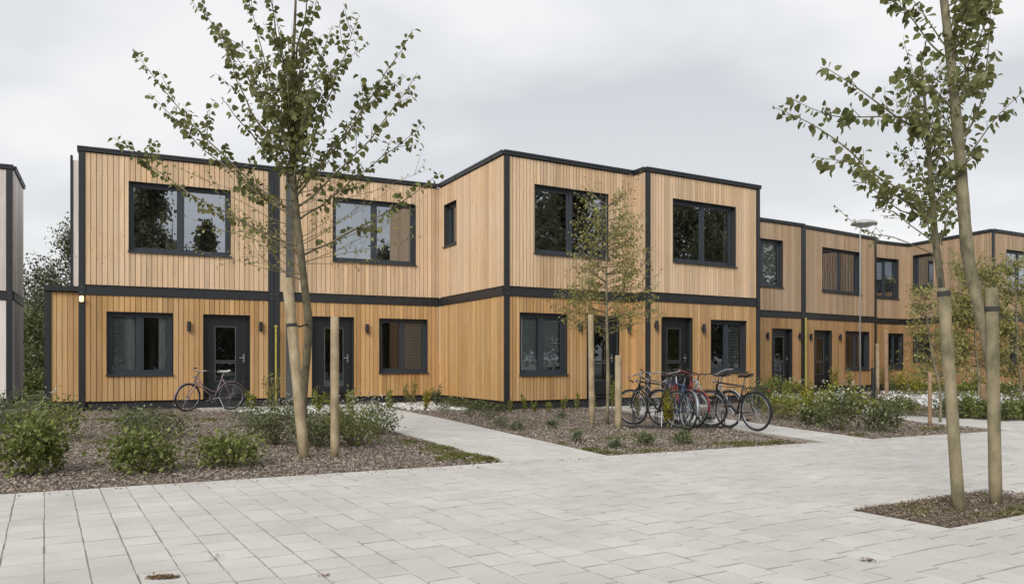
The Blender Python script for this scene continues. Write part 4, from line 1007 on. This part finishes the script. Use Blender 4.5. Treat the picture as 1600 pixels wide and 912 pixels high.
gr = 'trees across the street mirrored in the windows'
for (x, y, h_, w_, n, lb, cn) in ((2.7, -19, 17, 5.2, 9000, 'tall dark tree mirrored in the upper window of the end house', .2), (6.6, -20, 12.2, 2.4, 3500, 'slim small tree mirrored beside the tall tree in the end house window', .6), (20.5, -20, 10.6, 5.5, 5000, 'round tree top mirrored low in the downpipe house window', .1),
                              (33, -15, 19, 10, 9000, 'big tree mirrored in the upper window of the projecting house', 0), (41, -17, 18, 10, 9000, 'dense tree mirrored in the projecting house windows', 0), (50, -15, 19, 10, 9000, 'dense tree mirrored in the bicycle house window', 0), (59, -16, 18, 10, 8000, 'broad tree mirrored in the bicycle house windows', 0), (69, -15, 18, 11, 7000, 'broad tree mirrored in the set back house windows', 0), (80, -14, 18, 11, 7000, 'broad tree mirrored in the far set back house windows', 0)):
    big_tree(x, y, h_, w_, int(n*1.7), .33 if x < 25 else .40, lb, gr, mat='leaf_street', low=.1 if x > 25 else .25, conic=cn)
for i in range(9):
    shrub(-9+i*4.6, -22+random.uniform(-1, 1), 5.4, 5.2+random.uniform(-.5, .8), 3000, .40, 'leaf_street', 'tall hedge shrub across the street mirrored in the ground floor windows', 'hedge across the street')

# ------------------------------------------------------------------ lamp post, bollard
lx, ly = gd(1344, 643); ld = depth(lx, ly)
c = thing('street_lamp', 'slim grey street lamp with a flat round head rising above the white flowering shrubs', 'lamp post', (lx, ly, 0))
hz_ = at(1350, 352, ld); hd = Vector((hz_.x-lx, hz_.y-ly, hz_.z))
MB().lathe((0, 0, -.05), [(.045, 0), (.045, .62), (.038, .66)], 14).build('base_sleeve', 'anthracite', c)
MB().tube([(0, 0, .6), (0, 0, hd.z-.15), (hd.x*.4, hd.y*.4, hd.z-.02), (hd.x, hd.y, hd.z)], [.015, .013, .012, .012], 10).build('pole', 'grey_head', c, smooth=True)
hb = MB().lathe((hd.x, hd.y, hd.z), [(.05, -.05), (.16, -.02), (.29, .02), (.30, .045), (.24, .09), (.1, .13), (.02, .14)], 28).build('lamp_head', 'grey_head', c, smooth=True)
MB().lathe((hd.x, hd.y, hd.z-.035), [(.14, .0), (.15, .008)], 20).build('lens', 'curtain_white', hb)
bx_, by_ = gd(1364.5, 629); bdp = depth(bx_, by_)
c = thing('bollard', 'dark round bollard in front of the far inner corner', 'bollard', (bx_, by_, 0))
MB().lathe((0, 0, -.05), [(.06, 0), (.06, .95), (.05, .97)], 14).build('post', 'anthracite', c); MB().lathe((0, 0, .93), [(.066, 0), (.066, .06), (.05, .075)], 14).build('cap', 'lamp_black', c)

# ------------------------------------------------------------------ bicycles
def bicycle(front, rear, paint, label, group, lean=0.0, steer=0.0, step=False, mud=None, carrier=True, saddle='leather', drop=False, R=.34, basket=False, bar='alloy'):
    fx, fy = front; rx, ry = rear; L = math.hypot(fx-rx, fy-ry); rz = math.atan2(fy-ry, fx-rx); WB = 1.06
    mxy = ((fx+rx)/2, (fy+ry)/2)
    root = thing('bicycle', label, 'bicycle', (mxy[0], mxy[1], 0), rz, group); root.rotation_euler = (lean, 0, rz)
    r0, f0 = Vector((-WB/2, 0, R)), Vector((WB/2, 0, R)); bbk = Vector((-.10, 0, .29))
    seat_top = Vector((-.30, 0, .80)); head_t = Vector((.31, 0, .84)); head_b = Vector((.355, 0, .70)); saddle_p = Vector((-.335, 0, .95))
    ax = (head_t-head_b).normalized()
    def st(v):
        v = Vector(v)-head_b; v.rotate(Matrix.Rotation(steer, 3, ax)); return v+head_b
    def wheel(c, steered):
        s_ = st if steered else (lambda v: Vector(v)); u = s_(c+Vector((1, 0, 0)))-s_(c); v = s_(c+Vector((0, 0, 1)))-s_(c); cc = s_(c); nrm = u.cross(v)
        w_ = MB().ring(cc, R-.017, .017, u, v, 40, 8).build('wheel', 'rubber', root, smooth=True)
        MB().ring(cc, R-.042, .010, u, v, 40, 6).build('rim', 'alloy', w_, smooth=True)
        sp = MB()
        for k in range(28):
            a = 2*math.pi*k/28; d = u*math.cos(a)+v*math.sin(a); sgn = 1 if k % 2 else -1
            sp.tube([cc+nrm*.025*sgn, cc+d*(R-.045)], .0016, 4, False)
        sp.tube([cc-nrm*.045, cc+nrm*.045], .02, 8); sp.build('spokes', 'alloy', w_)
        return cc, u, v
    wheel(r0, False); fc, fu, fv = wheel(f0, True)
    fr = MB()
    low = head_b+(head_t-head_b)*.1; up_ = head_b+(head_t-head_b)*.85
    fr.tube([head_b, head_t], .019, 8); fr.tube([low, bbk], .017, 8); fr.tube([bbk, seat_top], .0155, 8)
    if step: fr.tube([up_, Vector((.16, 0, .60)), Vector((-.05, 0, .47)), bbk+(seat_top-bbk)*.38], .014, 8)
    else: fr.tube([up_, seat_top-Vector((-.01, 0, .03))], .0145, 8)
    for s in (-1, 1):
        y = Vector((0, s*.055, 0)); fr.tube([bbk+Vector((-.03, s*.03, 0)), r0+y], .009, 6); fr.tube([seat_top+Vector((0, s*.018, -.03)), r0+y], .008, 6)
    fr.tube([bbk-Vector((0, .04, 0)), bbk+Vector((0, .04, 0))], .024, 10)
    fr.build('frame', paint, root, smooth=True)
    fk = MB()
    for s in (-1, 1): fk.tube([st(head_b+Vector((0, s*.03, -.01))), st(head_b+Vector((.03, s*.05, -.12))), st(f0+Vector((0, s*.05, 0)))], [.013, .012, .008], 6)
    fk.tube([st(head_b+Vector((0, -.045, -.02))), st(head_b+Vector((0, .045, -.02)))], .015, 6); fk.build('fork', paint, root, smooth=True)
    hb = MB(); stem = head_t+ax*.11; fw = Vector((.06, 0, .02))
    hb.tube([st(head_t), st(stem), st(stem+fw)], .012, 8)
    if drop: prof = [(.06, -.21, -.10), (.15, -.21, -.06), (.15, -.21, .01), (.07, -.20, .02), (.06, 0, .02), (.07, .20, .02), (.15, .21, .01), (.15, .21, -.06), (.06, .21, -.10)]
    else: prof = [(-.14, -.29, .05), (-.02, -.25, .06), (.05, -.12, .03), (.06, 0, .02), (.05, .12, .03), (-.02, .25, .06), (-.14, .29, .05)]
    hb.tube([st(stem+Vector(p)) for p in prof], .011, 8)
    hbo = hb.build('handlebar', bar, root, smooth=True)
    for e in ((0, 1), (-1, -2)):
        a, b = st(stem+Vector(prof[e[0]])), st(stem+Vector(prof[e[1]])); MB().tube([a-(b-a)*.05, a+(b-a)*.85], .016, 8).build('grip', 'leather', hbo)
    cb_ = MB(); cb_.tube([st(stem+Vector((.05, .15, .03))), st(stem+Vector((.14, .10, -.1))), st(head_b+Vector((.03, .02, .02)))], .003, 5); cb_.tube([st(stem+Vector((.05, -.15, .03))), st(stem+Vector((.13, -.1, -.08))), low+Vector((-.1, -.02, -.05))], .003, 5); cb_.build('cable', 'rubber', hbo)
    sdl = MB()
    prf = [(.15, .018, .0), (.06, .03, .004), (-.04, .06, .0), (-.11, .085, .012), (-.14, .07, .02)]
    n8 = 10
    for (x, w_, z) in prf:
        for j in range(n8):
            t = 2*math.pi*j/n8; sdl.v.append((saddle_p.x+x, w_*math.cos(t), saddle_p.z+z+(.025 if math.sin(t) > 0 else .035)*math.sin(t)))
    for i in range(len(prf)-1):
        for j in range(n8): sdl.f.append((i*n8+j, i*n8+(j+1) % n8, (i+1)*n8+(j+1) % n8, (i+1)*n8+j))
    sdl.f += [tuple(range(n8)), tuple(reversed(range((len(prf)-1)*n8, len(prf)*n8)))]
    so_ = sdl.build('saddle', saddle, root, smooth=True); MB().tube([seat_top-Vector((-.03, 0, .08)), saddle_p-Vector((0, 0, .02))], .0125, 8).build('seat_post', 'alloy', so_)
    cr_ = MB(); cr_.ring(bbk+Vector((0, -.05, 0)), .085, .006, (1, 0, 0), (0, 0, 1), 24, 5)
    for k in range(5): a = k*1.2566; cr_.tube([bbk+Vector((0, -.05, 0)), bbk+Vector((.085*math.cos(a), -.05, .085*math.sin(a)))], .006, 5)
    ca = random.uniform(0, 6.28)
    for s in (-1, 1): cr_.tube([bbk+Vector((0, s*.065, 0)), bbk+Vector((.17*math.cos(ca)*s, s*.075, .17*math.sin(ca)*s))], .009, 6)
    cro = cr_.build('crank', 'alloy', root)
    for s in (-1, 1): c_ = bbk+Vector((.17*math.cos(ca)*s, s*.12, .17*math.sin(ca)*s)); MB().box(c_.x-.045, c_.x+.045, c_.y-.045, c_.y+.045, c_.z-.012, c_.z+.012).build('pedal', 'rubber', cro)
    ch = MB(); y = -.05; ch.tube([(bbk.x, y, bbk.z+.085), (r0.x, y, r0.z+.035)], .006, 5); ch.tube([(bbk.x, y, bbk.z-.085), (r0.x, y, r0.z-.035)], .006, 5); ch.ring(r0+Vector((0, y, 0)), .035, .01, (1, 0, 0), (0, 0, 1), 14, 5); ch.build('chain', 'zinc', root)
    if mud:
        for (c_, u, v, a0, a1) in ((r0, Vector((1, 0, 0)), Vector((0, 0, 1)), .35, 3.35), (fc, fu, fv, -.1, 2.5)):
            n_ = u.cross(v).normalized(); m = MB(); K = 20
            for i in range(K+1):
                a = a0+(a1-a0)*i/K; d = u*math.cos(a)+v*math.sin(a)
                m.v += [tuple(c_+d*(R+.012)+n_*.024), tuple(c_+d*(R+.026)), tuple(c_+d*(R+.012)-n_*.024)]
            for i in range(K): b = i*3; m.f += [(b, b+1, b+4, b+3), (b+1, b+2, b+5, b+4)]
            m.build('mudguard', mud, root, smooth=True)
    if carrier:
        k = MB(); z = R*2+.06
        for s in (-1, 1): k.tube([(-.33, s*.05, z), (-.36, s*.06, z), (-.80, s*.06, z), (-.83, 0, z)], .006, 6); k.tube([(-.60, s*.06, z), (r0.x, s*.06, r0.z)], .005, 6)
        for x in (-.42, -.55, -.70): k.tube([(x, -.06, z), (x, .06, z)], .005, 6)
        k.build('carrier', 'bike_black', root)
    ks = MB().tube([(-.22, .06, .30), (-.30, .20, .02)], .008, 6); ks.build('kickstand', 'alloy', root)
    MB().lathe((-.83, 0, R*2), [(.012, 0), (.02, .01), (.02, .03), (.012, .04)], 10).build('tail_light', 'bike_red', root)
    hl = st(head_t+Vector((.08, 0, -.03))); MB().lathe(tuple(hl), [(.015, 0), (.028, .015), (.028, .04), (.012, .055)], 10).build('headlight', 'alloy', root)
    return root
gbk = 'bicycles parked in front of the houses'
bicycle(gd(291, 643), gd(362, 640), 'bike_mauve', 'mauve step-through bicycle with pale saddle standing alone at the end house door', gbk, lean=-.05, steer=.25, step=True, carrier=False, saddle='saddle_white', mud='bike_mauve')
def bk(fp, rp, *a, **k):
    f = Vector(gd(*fp)); r = Vector(gd(*rp)); mid = (f+r)/2; d = (f-r).normalized()*.53
    return bicycle(tuple(mid+d), tuple(mid-d), *a, **k)
bk((1116, 667), (1178, 673), 'bike_black', 'black bicycle with rear carrier, outermost of the bicycle row beside the path', gbk, lean=-.08, steer=.35, mud='bike_black')
bk((1076, 662), (1136, 668), 'bike_silver', 'silver step-through bicycle leaning beside the black one', gbk, lean=.06, steer=-.4, step=True, carrier=True, drop=False, mud='bike_silver', bar='bike_black')
bk((1090, 669), (1040, 660), 'bike_red', 'red bicycle with red mudguards in the middle of the row', gbk, lean=-.06, steer=.3, step=True, mud='bike_red', carrier=False, bar='bike_red')
bk((1030, 664), (1076, 672), 'bike_blue', 'blue bicycle with silver mudguards next to the red one', gbk, lean=.07, steer=.4, mud='alloy')
bk((999, 664), (1050, 668), 'bike_black', 'dark sports bicycle, innermost of the row beside the short tree stake', gbk, lean=-.07, steer=.2, carrier=False, drop=True, saddle='leather')
bk((1006, 656), (1052, 660), 'bike_mauve', 'brown bicycle half hidden behind the dark sports bicycle', gbk, lean=.05, steer=-.2, mud='rubber', step=False)
rk = thing('bicycle_rack', 'low dark steel rack under the row of parked bicycles', 'bicycle rack', (*gd(1060, 668), 0), math.radians(-28))
m = MB()
for s in (-.12, .12): m.tube([(-.9, s, .02), (.95, s, .02)], .010, 8)
m.build('rail', 'anthracite', rk)
for k in range(5):
    x = -.8+k*.4; MB().tube([(x, -.12, .05), (x, -.12, .24), (x, -.06, .30), (x, .06, .30), (x, .12, .24), (x, .12, .05)], .010, 8).build('hoop', 'anthracite', rk)
for s in (-.85, .9): MB().box(s-.02, s+.02, -.16, .16, -.01, .012).build('foot', 'anthracite', rk)

# ------------------------------------------------------------------ litter on the paving
def litter(px, py, rx, ry, n, mat, label, L=(.01, .03), cat='debris', name='debris'):
    x, y = gd(px, py); a = rng.uniform(0, 6.283, n); r = np.sqrt(rng.uniform(0, 1, n)); P = np.stack([x+(a*0+rx*r*np.cos(a))*RGT[0]+ry*r*np.sin(a)*FWD[0], y+rx*r*np.cos(a)*RGT[1]+ry*r*np.sin(a)*FWD[1], rng.uniform(.003, .012, n)], 1)
    D = rdir(n)*np.array([1, 1, .25]); o = link(name, leaves(name, P, D, np.array([0, 0, 1.])+rng.normal(0, .3, (n, 3)), rng.uniform(*L, n), mat, .5, True)); return tagstuff(o, label, cat)
litter(254, 902, .09, .045, 420, 'brown_leaf', 'small heap of dark brown crumbs on the paving', (.008, .022))
litter(338, 872, .04, .12, 60, 'brown_leaf', 'streak of brown crumbs along a paving joint', (.004, .014))
litter(1357, 876, .035, .03, 14, 'brown_leaf', 'withered tan leaf on the paving before the tree pit', (.02, .05))
litter(508, 899, .03, .03, 40, 'brown_leaf', 'small brown crumbs at a paving joint corner', (.005, .018))
S.render.engine = 'CYCLES'
